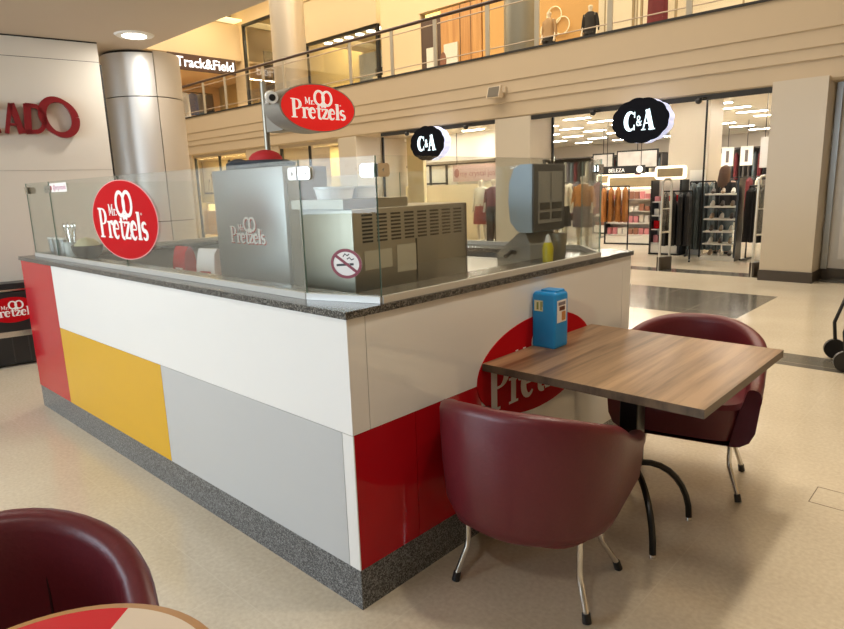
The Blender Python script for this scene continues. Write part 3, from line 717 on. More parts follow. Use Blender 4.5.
stk = boxo('small_sticker', WHITEV, (-2.92, -2.62, gy-.001, gy, 1.525, 1.58), gs)
st = text_obj('sticker_print', '@mrpretzels', mat('print_purple', (.45,.12,.25), .5), gs, (-2.86, gy-.0012, 1.54), (1,0,0), (0,0,1), .042, .0003)
MB().sphere(-2.895, gy-.0015, 1.552, .014, .0005, .014, 10, 6).build('sticker_mark', mat('print_red', (.5,.05,.12), .5), gs)
# no smoking sticker on the corner pane
dd = Vector((pD.x-pC.x, pD.y-pC.y, 0)).normalized(); nn = Vector((dd.y, -dd.x, 0)); c0 = Vector((pC.x, pC.y, 0)) + dd*.178 + nn*.0045 + Vector((0,0,1.232))
uz = Vector((0,0,1)); dark_red = mat('dark_red_print', (.22,.01,.03), .4)
ell_plate('no_smoking_sticker', WHITEV, gs, c0, dd, uz, .064, .052, .0008, 40)
put_quads('no_smoking_mark', ribbon(arc(0,0,.058,.047,0,360,40), .0105)+ribbon([(-.045,.030),(.045,-.030)], .010), dark_red, gs, c0+nn*.0012, dd, uz, 1, .0006)
put_quads('cigarette_mark', ribbon([(-.040,-.006),(.012,-.002)], .008)+ribbon([(.014,-.002),(.030,-.001)], .008)+ribbon([(-.012,.024),(-.004,.034),(.006,.028),(.014,.034)], .004)+ribbon([(.004,.016),(.014,.022),(.022,.014),(.032,.018)], .004), BLACK, gs, c0+nn*.0009, dd, uz, 1, .0003)

# ---------------------------------------------------------------- hanging oval sign on pole
os_ = thing('oval_sign', 'red oval lightbox sign with pretzel logo on a steel pole', 'sign', (-1.66, .86, 0))
b = MB(); b.tube([(0,0,0),(0,0,2.10)], .017, 12); b.build('pole', STEELD, os_, True)
SIDE = mat('sign_side_grey', (.30,.28,.24), .4)
b = MB(); n = 48
rings = []
for (x, k) in ((.155,.72),(.16,.90),(.20,1.02),(.335,1.03),(.352,1.04)):
    rings.append([(x, .115+.250*k*math.cos(2*PI*i/n), 1.925+.122*k*math.sin(2*PI*i/n)) for i in range(n)])
b.loft(rings); b.build('lightbox', SIDE, os_, True)
ell_plate('face', mat('sign_red_lit', (.60,.01,.012), .25, emit=(.75,.015,.015), es=.45), os_, (.3525,.115,1.925), (0,1,0), (0,0,1), .250, .121, .003, 60)
put_quads('logo_lettering', pretzels_logo(), mat('sign_white_lit', (.9,.9,.88), .4, emit=(1,.95,.92), es=.35), os_, (.3562,.110,1.915), (0,1,0), (0,0,1), .185, .001)
b = MB(); b.box(-.012,.17,-.008,.10,1.82,2.00); b.build('bracket', SIDE, os_)
sc2 = thing('security_camera', 'white bullet security camera at the left edge of the oval sign', 'security camera', (-1.33, .685, 1.965), 0)
vd = Vector((1.559+1.33, -1.287-.40, 1.35-1.965)).normalized(); c_ = Vector((0,0,0))
b = MB(); b.tube([-vd*.07, -vd*.068, vd*.055, vd*.062], .030, 20); b.build('housing', WHITEP, sc2, True)
b = MB(); b.tube([vd*.0625, vd*.065], .017, 16); b.build('lens', BLACK, sc2, True)
b = MB(); b.tube([(-.06,.035,-.02),(-.12,.07,-.02),(-.16,.12,-.02)], .012, 8); b.build('arm', STEELD, sc2, True)

# ================================================================== TABLE, CHAIRS
tt = thing('dining_table', 'square walnut table with black arched legs against the kiosk', 'table', (.455, 1.163, 0))
TH = .76
boxo('tabletop', WALNUT, (-.445, .445, -.46, .46, TH-.030, TH), tt)
b = MB(); q = .4455
b.box(-.4462,-.445,-.461,.461,TH-.031,TH-.0006); b.box(.445,.4462,-.461,.461,TH-.031,TH-.0006); b.box(-.445,.445,-.4612,-.46,TH-.031,TH-.0006); b.box(-.445,.445,.46,.4612,TH-.031,TH-.0006)
b.build('edge_band', WALNUTE, tt)
boxo('mount_plate', BLACKM, (-.16,.16,-.16,.16,TH-.045,TH-.031), tt)
boxo('post', BLACKM, (-.040,.040,-.040,.040,.27,TH-.045), tt, .006)
for (sx, sy) in ((1,-1),(1,1),(-1,1),(-1,-1)):
    b = MB(); b.tube([(.03*sx,.03*sy,.285)]+[((.03+.16*math.sin(a*PI/16))*sx, (.03+.16*math.sin(a*PI/16))*sy, .285-.27*(1-math.cos(a*PI/16))) for a in range(1, 9)], .014, 8)
    l = b.build('leg', BLACKM, tt, True); MB().ell([(0,.19*sx,.19*sy,.014,.014),(.016,.19*sx,.19*sy,.011,.011)], 10).build('foot_screw', CHROME, l, True)

nd = thing('napkin_dispenser', 'blue plastic napkin dispenser standing on the walnut table', 'napkin dispenser', (.068, 1.128, TH))
b = MB(); 
def rr(x0,x1,y0,y1,r,z,n=4):
    P = []
    for cx, cy, a0 in ((x1-r,y1-r,0),(x0+r,y1-r,90),(x0+r,y0+r,180),(x1-r,y0+r,270)):
        for k in range(n+1): a = math.radians(a0+90*k/n); P.append((cx+r*math.cos(a), cy+r*math.sin(a), z))
    return P
b.loft([rr(-.058,.058,-.055,.055,.010,z) for z in (0,.004)]+[rr(-.060,.060,-.057,.057,.012,z) for z in (.006,.235)]+[rr(-.056,.056,-.053,.053,.012,.246), rr(-.050,.050,-.047,.047,.012,.250)])
b.build('body', BLUEP, nd, True)
b = MB(); b.loft([rr(-.035,.052,-.030,.045,.01,.2505), rr(-.033,.05,-.028,.043,.01,.258)]); b.build('lid', BLUEP, nd, True)
l1 = boxo('side_label', mat('label_cream', (.72,.72,.50), .5), (-.046,-.002,-.0578,-.0572,.165,.213), nd)
b = MB(); b.box(-.034,-.024,-.0584,-.0579,.172,.205); b.box(-.014,-.008,-.0584,-.0579,.170,.208); b.box(-.006,-.003,-.0584,-.0579,.185,.21); b.build('label_print', mat('label_olive', (.25,.28,.06), .5), nd)
boxo('front_label', WHITEV, (.0602,.0608,-.040,.038,.115,.215), nd)
b = MB(); b.box(.0609,.0613,-.030,.028,.192,.207); b.build('label_heading', mat('print_grey', (.25,.22,.25), .5), nd)
b = MB(); b.box(.0609,.0613,-.022,.024,.168,.186); b.build('label_picture', mat('print_brown', (.14,.04,.02), .5), nd)
b = MB(); b.box(.0609,.0613,-.002,.030,.122,.162); b.build('label_picture', mat('print_orange', (.55,.25,.08), .5), nd)

def make_chair(label, loc, rz):
    t = thing('tub_chair', label, 'chair', loc, rz)
    a, yb, yf = .338, -.03, .27      # half width, centre of the rear arc, arm ends
    def plan(k, inset=0.0, zf=0.0):
        """U outline, from right arm end round the back to the left arm end; k scales"""
        P = []; aa = a*k-inset; F = yf-inset*0.2
        for i in range(7): P.append((aa, F+(yb-F)*i/6, i/6*0.25))
        for i in range(1, 24): g_ = PI*i/24; P.append((aa*math.cos(g_), yb-(aa*1.0)*math.sin(g_)*(.93), .25+.5*i/24))
        for i in range(7): P.append((-aa, yb+(F-yb)*i/6, .75+.25*i/6))
        return P
    def rim(s):  # height along the outline, highest at the back
        u = 1-abs(s-.5)*2
        return .565+.214*(3*min(1,u*1.05)**2-2*min(1,u*1.05)**3)
    prof = [(.284,.64,0),(.292,.77,0),(.32,.885,0),(.37,.950,0),(.50,.985,0),(.62,.998,0)]
    rings = []
    P0 = plan(1)
    def ring(fn): return [fn(i, p) for i, p in enumerate(P0)]
    for z, k, ins in prof:
        P = plan(k); rings.append([(p[0], (p[1]-0) if p[1] < yb else yb+(p[1]-yb)*(.80+.2*k), z if z < .4 else z*1.0) for p in P])
    # scale upper rings to the rim height
    def top(dz, inset):
        P = plan(1.0, inset); return [(p[0], p[1]-(0 if p[1] < yb else inset*.4), rim(p[2])+dz) for p in P]
    rings[-1] = [(x, y, min(.62, rim(P0[i][2])-.05)) for i, (x, y, z) in enumerate(rings[-1])]
    rings += [top(-.03,0), top(-.012,.006), top(-.002,.018), top(0,.034), top(-.004,.050), top(-.016,.061), top(-.04,.066)]
    for z, ins in ((.56,.072),(.46,.085),(.40,.10)):
        P = plan(1.0, ins); rings.append([(p[0], p[1]-.015, min(z, rim(P0[i][2])-.06) if z > .5 else z) for i, p in enumerate(P)])
    b = MB(); R = [[b.bm.verts.new(p) for p in r] for r in rings]; n_ = len(R[0])
    for A_, B_ in zip(R, R[1:]):
        for i in range(n_-1): b._f([A_[i], A_[i+1], B_[i+1], B_[i]])
    for e_ in (0, -1): b._f([r[e_] for r in R])     # arm end caps
    b._f(list(reversed(R[0])))
    sh = b.build('tub_shell', LEATHER, t, True)
    # seat cushion
    b = MB(); rs = []
    for z, k in ((.30,.80),(.305,.86),(.40,.90),(.455,.90),(.475,.85),(.48,.60)):
        pts = []
        for i in range(36):
            g_ = 2*PI*i/36; x = math.copysign(abs(math.cos(g_))**.45, math.cos(g_))*(a-.06)*k/.9; y = math.copysign(abs(math.sin(g_))**(.45 if math.sin(g_) > 0 else .9), math.sin(g_))*.275*k/.9
            pts.append((x, y-.005, z))
        rs.append(pts)
    b.loft(rs); b.build('seat_cushion', LEATHER, t, True)
    # seam on the inner back
    b = MB()
    for s in (-1, 1): b.tube([(s*.13, yb-.2165, .49), (s*.13, yb-.230, .56), (s*.13, yb-.231, .64), (s*.13, yb-.226, .72)], .003, 5)
    b.build('seam', mat('seam_dark', (.03,.006,.008), .6), t)
    for sx in (-1, 1):
        for sy, fy in ((1, .20), (-1, -.165)):
            fx = .27 if sy > 0 else .255
            b = MB(); x0, y0 = sx*.215, .13 if sy > 0 else -.13
            x1, y1 = sx*fx, fy
            b.tube([(x0,y0,.30),(x0,y0,.17),(x0+(x1-x0)*.08,y0+(y1-y0)*.08,.14),(x0+(x1-x0)*.3,y0+(y1-y0)*.3,.11),(x1-(x1-x0)*.1,y1-(y1-y0)*.1,.03)], .0115, 10)
            l = b.build('leg', CHROME, t, True)
            b = MB(); b.tube([(x1-(x1-x0)*.14,y1-(y1-y0)*.14,.036),(x1,y1,.002)], .0145, 10, .016); b.build('rubber_foot', BLACK, l, True)
    return t
chair = make_chair('maroon leather tub chair seen from behind, tucked at near side of walnut table', (.355, .565, 0), math.radians(12))
copy_tree(chair, (.455, 1.79, 0), math.radians(192), 'maroon leather tub chair facing us on the far side of walnut table')
copy_tree(chair, (.195, -1.135, 0), math.radians(-106), 'maroon leather tub chair cut off at bottom left beside round table')

rtb = thing('round_table', 'round table with wooden rim and red and cream top, bottom left', 'table', (.625, -1.13, 0))
b = MB(); b.ell([(.725,0,0,.262,.262),(.73,0,0,.27,.27),(.758,0,0,.27,.27),(.76,0,0,.267,.267)], 64); b.build('rim', mat('rim_wood', (.50,.26,.08), .35, var=.2, scale=30), rtb, True)
def sector(name, m, a0, a1, r, z):
    b = MB(); pts = [(0,0,z)]+[(r*math.cos(math.radians(a0+(a1-a0)*i/24)), r*math.sin(math.radians(a0+(a1-a0)*i/24)), z) for i in range(25)]; b.prism(pts, (0,0,.0012)); return b.build(name, m, rtb)
for k, (a0, a1) in enumerate(((38,128),(128,218),(218,308),(308,398))): sector('top_segment', [mat('cream_top', (.72,.62,.50), .3), mat('red_top', (.60,.02,.03), .25), mat('cream_top', (.72,.62,.50), .3), mat('red_top', (.6,.02,.03), .25)][k], a0, a1, .253, .7602)
b = MB(); b.cyl(0,0,.03,.725,.028); b.build('post', BLACKM, rtb, True); b = MB(); b.ell([(0,0,0,.20,.20),(.02,0,0,.19,.19),(.035,0,0,.03,.03)], 32); b.build('base', BLACKM, rtb, True)

# black tubular frame at right edge
sf = thing('push_chair', 'black framed push chair mostly beyond the right edge of view', 'push chair', (.93, 4.42, 0), math.radians(20))
b = MB(); b.tube([(-.25,-.1,.12),(-.27,-.08,.3),(-.2,0,.5),(.2,.1,.8),(.3,.1,.95)], .014, 8); b.tube([(-.25,.3,.12),(-.27,.3,.3),(-.2,.35,.5),(.2,.4,.8),(.3,.4,.95)], .014, 8); b.tube([(.3,.1,.95),(.3,.4,.95)], .014, 8); b.tube([(.25,-.1,.12),(-.2,0,.5)], .012, 8); b.tube([(.25,.3,.12),(-.2,.35,.5)], .012, 8); b.build('frame', BLACKM, sf, True)
for x, y in ((-.25,-.1),(-.25,.3),(.25,-.1),(.25,.3)): MB().tube([(x,y-.02,.08),(x,y+.02,.08)], .08, 20).build('wheel', BLACK, sf, True)
b = MB(); b.prism([(-.18,.02,.42),(.05,.05,.42),(.18,.08,.78),(.13,.08,.80),(-.0,.05,.50),(-.18,.02,.50)], (0,.28,0)); b.build('seat', mat('dark_cloth', (.03,.03,.035), .8), sf)

# ================================================================== STORE SIGNS
def badge(label, x, z, y, W_, H_):
    t = thing('round_badge_sign', label, 'sign', (x, y, z)); n = 144
    def ol(k, yy): return [(W_*k*(1+.035*abs(math.sin(6*2*PI*i/n+.6))-.02)*math.cos(2*PI*i/n), yy, H_*k*(1+.05*abs(math.sin(6*2*PI*i/n+.6))-.02)*math.sin(2*PI*i/n)) for i in range(n)]
    b = MB(); b.loft([ol(1,0), ol(1,.012)]); b.build('face', mat('badge_black', (.004,.005,.010), .55, spec=.1), t)
    b = MB(); b.loft([ol(.985,.0125), ol(.985,.22)]); b.build('lit_side', mat('badge_side', (.7,.75,.9), .4, emit=(.55,.63,1.0), es=.7), t)
    q, xe = [], 0
    gC, aC = glyph('C'); gA, aA = glyph('A'); gE, aE = glyph('&')
    for f in gC: q.append([Vector((p.x*1.1, p.y)) for p in f])
    for f in gE: q.append([Vector((p.x*.55+.41, p.y*.55+.15)) for p in f])
    for f in gA: q.append([Vector((p.x*1.05+.60, p.y)) for p in f])
    k = H_*1.36
    put_quads('lettering', q, mat('badge_letters', (.9,.95,1), .4, emit=(.62,.88,1), es=1.5), t, (-.53*k*1.0, -.004, -.32*k), (1.0,0,0), (0,0,1), k, .0035).location = (0,0,0)
    b = MB(); b.box(-.05,.05,.20,.305,2.605-z,2.665-z); b.build('bracket', BLACKM, t)
    return t
badge('black scalloped round sign hanging over the wide right-hand store opening', -2.87, 2.37, 8.42, .455, .335)
badge('black scalloped round sign hanging left of the square pillar', -7.34, 2.335, 8.42, .46, .335)
# track & field sign
ts = thing('shop_sign', 'brown band with glowing white lettering on upper floor', 'sign', (-19, 10.2, 5.5))
boxo('band', mat('sign_brown', (.07,.035,.025), .5), (-.10, 0, -1.25, 1.17, 0, .50), ts)
text_obj('lettering', 'Track&Field', mat('letters_white', (1,1,1), .4, emit=(.92,.95,1), es=1.6), ts, (.012, -1.02, .10), (0,1,0), (0,0,1), .44, .008, bold=.002, fit=2.1)

# speaker, small dome cameras on fascia
sk = thing('wall_speaker', 'small square speaker on the beige fascia', 'speaker', (-5.73, 8.64, 3.14))
b = MB(); b.prism([(-.14,0,-.10),(-.14,-.16,-.10),(-.14,-.10,.10),(-.14,0,.10)], (.28,0,0)); b.build('housing', BEIGE2, sk); b = MB(); b.prism([(-.12,-.157,-.09),(-.12,-.163,-.085),(-.12,-.110,.085),(-.12,-.104,.09)], (.24,0,0)); b.build('grille', mat('grille_brown', (.12,.10,.07), .6), sk)
b = MB(); b.box(.14,.20,-.05,.02,-.02,.08); b.build('bracket', BEIGE2, sk)
for i, (x, lb) in enumerate(((-2.05,'dark dome camera under the opening right of the round black sign'),(-3.75,'dark dome camera under the opening left of the nearer round black sign'),(-6.45,'dark dome camera just left of the square pillar'),(-8.05,'dark dome camera left of the farther round black sign'))):
    t = thing('dome_camera', lb, 'security camera', (x, 8.58, 2.60), 0, 'dome cameras along the store front'); MB().sphere(0,0,-.02,.05,.05,.045,14,8).build('dome', BLACK, t, True); b = MB(); b.box(-.07,.07,-.03,.16,.015,.03); b.build('plate', DARK, t)

# ================================================================== GALLERY RAILING (upper floor)
rl = thing('balustrade', 'glass balustrade with dark handrail along the upper gallery', 'railing', (0, 8.70, 3.815))
b = MB(); b.tube([(-26,0,.925),(5,0,.925)], .034, 10); b.build('handrail', mat('handrail_dark', (.045,.018,.012), .35), rl, True)
b = MB(); b.tube([(-26,0,.80),(5,0,.80)], .012, 6); b.tube([(-26,0,.12),(5,0,.12)], .010, 6); b.build('rail_bar', mat('bar_satin', (.50,.40,.30), .55, metal=.3), rl, True)
px = [-24.5,-22.9,-21.3,-19.8,-18.2,-16.54,-15.31,-13.38,-12.44,-9.87,-8.52,-7.29,-5.99,-4.92,-3.55,-2.3,-1.1,.2,1.5,2.8,4.1]
for x in px:
    b = MB(); b.box(x-.045,x+.045,-.012,.012,0,.89); b.build('post', mat('post_satin', (.55,.50,.40), .4, metal=.5), rl)
for x0, x1 in zip(px, px[1:]):
    b = MB(); b.box(x0+.06,x1-.06,-.005,.005,.06,.79); b.build('pane', SHOPGLASS, rl)

# upper gallery shop walls
GW = mat('gallery_wall', (.70,.56,.36), .6)
UY = 11.7
struct(boxo('wall_upper', GW, (-19.6, -18.95, UY, UY+.2, 3.8, 8)))
struct(boxo('wall_upper_header', GW, (-18.95, -10.5, UY, UY+.2, 7.2, 8)))
struct(boxo('wall_upper_pilaster', GW, (-17.05, -15.45, UY, UY+.2, 3.8, 7.2)))
struct(boxo('wall_upper_panel', mat('panel_beige', (.58,.48,.32), .5), (-15.45, -12.08, UY-.04, UY+.2, 5.98, 7.15)))
struct(boxo('wall_upper_plain', GW, (-11.95, -10.45, UY, UY+.2, 3.8, 8)))
struct(boxo('wall_upper_end', GW, (-19.3, -19.12, 2.0, UY, 6.02, 7.2)))
struct(boxo('wall_upper_far', mat('peach_wall', (.70,.48,.28), .6), (-25.0, -24.8, 2.0, 14, 3.8, 8)))
struct(boxo('trim_11', mat('cove_lit', (1,.9,.6), .5, emit=(1,.80,.40), es=1.3), (-19.4, -18.9, 2.0, UY, 7.30, 7.36)), 'glowing yellow ceiling cove above the brown sign')
struct(boxo('ceiling_upper_left', mat('gallery_ceiling', (.78,.68,.48), .7), (-26, -19.0, 1.8, 8.9, 7.9, 8.0)))
struct(boxo('ceiling_upper_shop', mat('peach_ceiling', (.75,.55,.35), .7), (-24.8, -19.3, 2.0, 14, 6.02, 6.1)))
area('sport_shop_light', (-22, 9, 6.0), (0,0,0), .2, 5, 220, (1,.78,.5))
struct(boxo('wall_upper_top', GW, (-10.5, 6, UY-.02, UY+.2, 5.9, 8)))
struct(boxo('ceiling_upper', mat('gallery_ceiling', (.78,.68,.48), .7), (-26, 7, 8.9, 14.5, 7.9, 8.0)))
GCEIL = 1
struct(boxo('wall_upper_back', mat('shop_inner_yellow', (.60,.46,.20), .7), (-26, 7, 14.2, 14.3, 3.8, 8)))
struct(boxo('floor_upper', mat('upper_floor', (.5,.42,.3), .3), (-26, 7, 8.78, 14.2, 3.781, 3.80)))
struct(boxo('ceiling_upper_shops', mat('shop_ceil', (.72,.62,.42), .7), (-18.9, -10.5, UY+.2, 14.2, 7.15, 7.2)))
struct(boxo('wall_upper_orange', mat('orange_wall', (.62,.36,.12), .6), (-8.4, -5.35, UY, UY+.2, 3.8, 5.9)))
area('shop_light_upper', (-14, 13, 7.14), (0,0,0), 6, .2, 380, (1,.86,.55))
b = MB(); b.tube([(-14.3+.72,9.75,3.8),(-14.3+.72,9.75,7.9)], .46, 40)
uc = thing('gallery_column', 'tall plain round column on the upper gallery, left of the window', 'column', (0,0,0)); b.build('shaft', mat('column_warm', (.55,.48,.38), .35, metal=.35), uc, True)
uc2 = thing('gallery_column', 'steel clad round column with dark foot behind the gallery glass', 'column', (-5.97, 9.75, 3.8))
b = MB(); b.cyl(0,0,.14,4.1,.33,36); b.build('shaft', STEELD, uc2, True); b = MB(); b.cyl(0,0,0,.14,.36,36); b.build('foot', BLACK, uc2, True)
# shop windows on gallery
def upwin(n, x0, x1, z0, z1):
    w = struct(boxo('window_%d' % n, BLACKM, (x0, x1, UY, UY+.08, z1-.08, z1)))
    b = MB(); b.box(x0,x0+.10,UY,UY+.08,z0,z1-.08); b.box(x1-.10,x1,UY,UY+.08,z0,z1-.08); b.build('mullion', BLACKM, w)
    b = MB(); b.box(x0+.10,x1-.10,UY+.03,UY+.045,z0,z1-.08); b.build('pane', SHOPGLASS, w); return w
upwin(4, -18.95, -17.1, 3.8, 7.2); upwin(5, -15.45, -12.08, 3.8, 5.98)
grp = 'downlights behind the upper shop window'
u0 = None
for x in (-15.0,-14.5,-14.0,-13.5,-13.0,-12.5):
    for y in (12.3,):
        if u0 is None:
            u0 = thing('downlight', 'small round downlight glowing behind the upper shop window, leftmost', 'ceiling light', (x,y,6.02), 0, grp); MB().cyl(0,0,-.02,0,.13,20).build('lens', mat('mini_lamp', (1,1,1), .5, emit=(1,.95,.8), es=6), u0, True); boxo('housing', WHITEP, (-.16,.16,-.16,.16,.001,.03), u0)
        else: copy_tree(u0, (x,y,6.02), 0, 'small round downlight glowing behind the upper shop window, %s from the left' % ORD[int((x+15)*2+.1)])
struct(boxo('ceiling_upper_window', mat('shop_ceil', (1,1,1)), (-15.5,-12.0,UY+.2,14.2,6.05,6.10)))
dl = ['white backlit display board left in the upper shop window', 'white backlit display board right in the upper shop window']
for i, (x, w_, c) in enumerate(((-14.2,.8,(.45,.50,.52)),(-13.2,.9,(.72,.72,.66)))):
    t = thing('display_board', dl[i], 'display', (x, 13.2, 3.8)); boxo('board', mat('board%d' % i, c, .5, var=.5, scale=3), (-w_/2,w_/2,0,.05,.1,1.9), t); boxo('foot', BLACKM, (-w_/2,w_/2,-.15,.2,0,.1), t)
hb = thing('handbag', 'small black handbag on the gallery edge behind the glass', 'bag', (-12.6, 12.3, 3.8)); MB().rbox(-.22,.22,-.08,.08,.9,1.15,.03).build('body', BLACK, hb, True); b = MB(); b.tube([(-.12,0,1.14),(-.06,0,1.42),(.06,0,1.42),(.12,0,1.14)], .012, 6); b.build('handle', BLACK, hb, True); boxo('plinth', mat('plinth_white', (.7,.62,.45), .5), (-.25,.25,-.15,.15,0,.899), hb)
sg2 = thing('shelf_rack', 'dark shelf rack of stacked goods in the upper left window', 'shelf', (-18.0, 12.6, 3.8))
b = MB()
for z in (.2,.9,1.6,2.2): b.box(-.8,.8,-.2,.2,z,z+.05)
b.box(-.8,-.74,-.2,.2,0,2.6); b.box(.74,.8,-.2,.2,0,2.6); b.build('frame', BLACKM, sg2)
for k in range(12): boxo('stack', [NAVY, WHITEP, mat('tan_cloth',(.4,.28,.15),.8)][k % 3], (-.7+.35*(k%4), -.42+.35*(k%4), -.15, .15, .25+.7*(k//4), .5+.7*(k//4)+.05*(k%3)), sg2)
# wooden shopfront doors on the gallery
for i, (x0, x1, m, lb) in enumerate(((-10.35,-8.85,None,'')   ,)):
    pass
dw = struct(boxo('door_1', OAK, (-9.75, -8.45, UY, UY+.1, 3.8, 5.85)))
b = MB(); b.box(-9.12,-9.10,UY-.004,UY,3.8,5.85); b.box(-8.78,-8.765,UY-.004,UY,3.8,5.85); b.build('seam', DARK, dw)
struct(boxo('door_2', mat('door_dark', (.08,.045,.03), .5), (-10.45, -9.75, UY+.02, UY+.1, 3.8, 5.75)))
for i, (x0, x1, lb) in enumerate(((-10.22,-9.92,'narrow white panel beside the orange wooden shopfront'),(-9.62,-9.17,'wide white panel with oval mirror on orange wooden shopfront'))):
    t = thing('wall_panel', lb, 'panel', ((x0+x1)/2, UY-.03, 3.85)); h = (x1-x0)/2
    boxo('board', mat('panel_white', (.72,.70,.62), .4), (-h,h,-.02,.02,.0,1.15), t)
    if i: ell_plate('mirror', mat('mirror_brown', (.25,.12,.08), .2), t, (-.24,-.03,.75), (1,0,0), (0,0,1), .10, .22, .01)
    else: boxo('bar', BLACKM, (-h-.08, h+.02, -.04,-.021,.62,.66), t)
tr = thing('wall_emblem', 'pale outline of three joined rings on the gallery orange wall', 'emblem', (-6.38, UY-.03, 4.88))
b = MB()
for cx, cz in ((-.02,.20),(-.18,-.08),(.18,-.04)): b.tube([(cx+.18*math.cos(k*PI/12), 0, cz+.18*math.sin(k*PI/12)) for k in range(25)], .012, 6)
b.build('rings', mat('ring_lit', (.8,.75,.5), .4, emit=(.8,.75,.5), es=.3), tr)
struct(boxo('wall_upper_white', mat('upper_white', (.74,.66,.50), .5), (-5.35, 6, UY, UY+.2, 3.8, 5.9)))
for i, (x0, x1) in enumerate(((-5.2,-4.55),(-4.5,-4.1),(-2.5,-2.0))):
    f = struct(boxo('trim_%d' % (7+i), mat('frame_bronze', (.35,.27,.15), .4), (x0, x1, UY-.03, UY, 3.85, 5.7))); boxo('inset', mat('upper_white'  , (1,1,1)), (x0+.04, x1-.04, UY-.045, UY-.03, 3.9, 5.65), f)

# ================================================================== BODIES
SKIN = mat('skin', (.45,.27,.19), .5)
MANN = mat('mannequin_cream', (.70,.62,.48), .4)
def body(name, m, parent, pose='stand', h=1.65, arm=None):
    k = h/1.65
    P = {'pel':(0,0,.92),'bel':(0,0,1.05),'che':(0,-.01,1.24),'nk':(0,0,1.40),'nk2':(0,0,1.46),'hd':(0,.0,1.53),'hd2':(0,.0,1.60)}
    E = [('pel','bel'),('bel','che'),('che','nk'),('nk','nk2'),('nk2','hd'),('hd','hd2')]
    Rr = {'pel':.13,'bel':.11,'che':.125,'nk':.055,'nk2':.05,'hd':.085,'hd2':.075}
    for s, sn in ((-1,'l'),(1,'r')):
        ex = (arm or {}).get(sn, [(.19,0,1.36),(.23,.02,1.10),(.24,-.06,.87),(.24,-.08,.80)])
        names = ['sh','el','wr','ha']; rr_ = [.052,.040,.028,.034]
        pv = 'nk' if False else 'che'
        for nme, p, r_ in zip(names, ex, rr_):
            P[nme+sn] = (s*p[0], p[1], p[2]); Rr[nme+sn] = r_; E.append((pv, nme+sn)); pv = nme+sn
        P['hi'+sn] = (s*.09,0,.86); P['kn'+sn] = (s*.10,-.01,.48); P['an'+sn] = (s*.11,.03,.08); P['to'+sn] = (s*.12,-.10,.035)
        for a_, b_ in (('pel','hi'+sn),('hi'+sn,'kn'+sn),('kn'+sn,'an'+sn),('an'+sn,'to'+sn)): E.append((a_, b_))
        Rr.update({'hi'+sn:.088,'kn'+sn:.058,'an'+sn:.038,'to'+sn:.032})
    keys = list(P); me = bpy.data.meshes.new(name); me.from_pydata([tuple(c*k for c in P[q]) for q in keys], [(keys.index(a_), keys.index(b_)) for a_, b_ in E], [])
    o = bpy.data.objects.new('tmp', me); COL.objects.link(o)
    mo = o.modifiers.new('s', 'SKIN'); mo.use_smooth_shade = True
    if not me.skin_vertices: 
        pass
    for i, q in enumerate(keys):
        me.skin_vertices[0].data[i].radius = (Rr[q]*k, Rr[q]*k*(.8 if q in ('pel','bel','che') else 1)); me.skin_vertices[0].data[i].use_root = (q == 'pel')
    su = o.modifiers.new('u', 'SUBSURF'); su.levels = 2; su.render_levels = 2
    m2 = bpy.data.meshes.new_from_object(o.evaluated_get(bpy.context.evaluated_depsgraph_get())); bpy.data.objects.remove(o)
    m2.name = name; m2.materials.clear(); m2.materials.append(m)
    for p_ in m2.polygons: p_.use_smooth = True
    r = bpy.data.objects.new(name, m2); COL.objects.link(r); r.parent = parent; return r
def wavy(rings, n=28, amp=.0, waves=7, ph=0):
    out = []
    for (z, cx, cy, rx, ry) in rings:
        out.append([(cx+(rx)*math.cos(2*PI*i/n)*(1+amp*math.sin(waves*2*PI*i/n+ph)), cy+ry*math.sin(2*PI*i/n)*(1+amp*math.sin(waves*2*PI*i/n+ph)), z) for i in range(n)])
    return out
def top_garment(name, m, parent, z0=.95, wide=1.0):
    b = MB(); b.loft(wavy([(z0,0,0,.20*wide,.15*wide),(1.10,0,0,.165*wide,.13*wide),(1.25,0,0,.175*wide,.135*wide),(1.36,0,0,.19*wide,.11*wide),(1.42,0,0,.09,.08)], 28, .03))
    for s in (-1,1): b.loft([[(s*(x+.0)+c*.055*math.cos(2*PI*i/12)*(1), y+.055*math.sin(2*PI*i/12), z) for i in range(12)] for x,y,z,c in ((.17,0,1.37,1),(.21,.01,1.22,1.05),(.235,.02,1.05,1),(.24,0,.93,.9))])
    return b.build(name, m, parent, True)
def mannequin(label, loc, rz, top, bottom, h=1.65, cat='mannequin', skirt=True, group=None):
    t = thing('mannequin', label, cat, loc, rz, group); body('body', MANN, t, h=h)
    k = h/1.65
    top_garment('top', top, t)
    if bottom:
        b = MB()
        if skirt: b.loft(wavy([(.50,0,0,.22,.19),(.75,0,0,.21,.17),(1.0,0,0,.165,.14)], 32, .04, 9)); 
        else:
            for s in (-1,1): b.loft(wavy([(.10,s*.115,0,.09,.09),(.5,s*.105,0,.10,.10),(.88,s*.095,0,.125,.13)], 16, .03, 5))
            b.loft(wavy([(.84,0,0,.20,.15),(1.02,0,0,.17,.135)], 20, .02, 5))
        b.build('skirt' if skirt else 'trousers', bottom, t, True)
    b = MB(); b.cyl(0,.0,0,.012,.22,28); b.tube([(0,.12,.01),(0,.12,.5)], .012, 8); b.build('stand', CHROME, t, True)
    return t
ORANGE = mat('rust_cloth', (.50,.20,.04), .85, var=.3, scale=12, bump=.2)
MAROON = mat('maroon_cloth', (.16,.02,.025), .85, var=.3, scale=12)
DKCL = mat('dark_cloth2', (.022,.019,.018), .85, var=.4, scale=10)
GREYC = mat('slate_cloth', (.13,.16,.17), .85, var=.3, scale=10)
TAUPE = mat('taupe_cloth', (.14,.115,.12), .85)
CREAMC = mat('cream_cloth', (.68,.62,.48), .85)
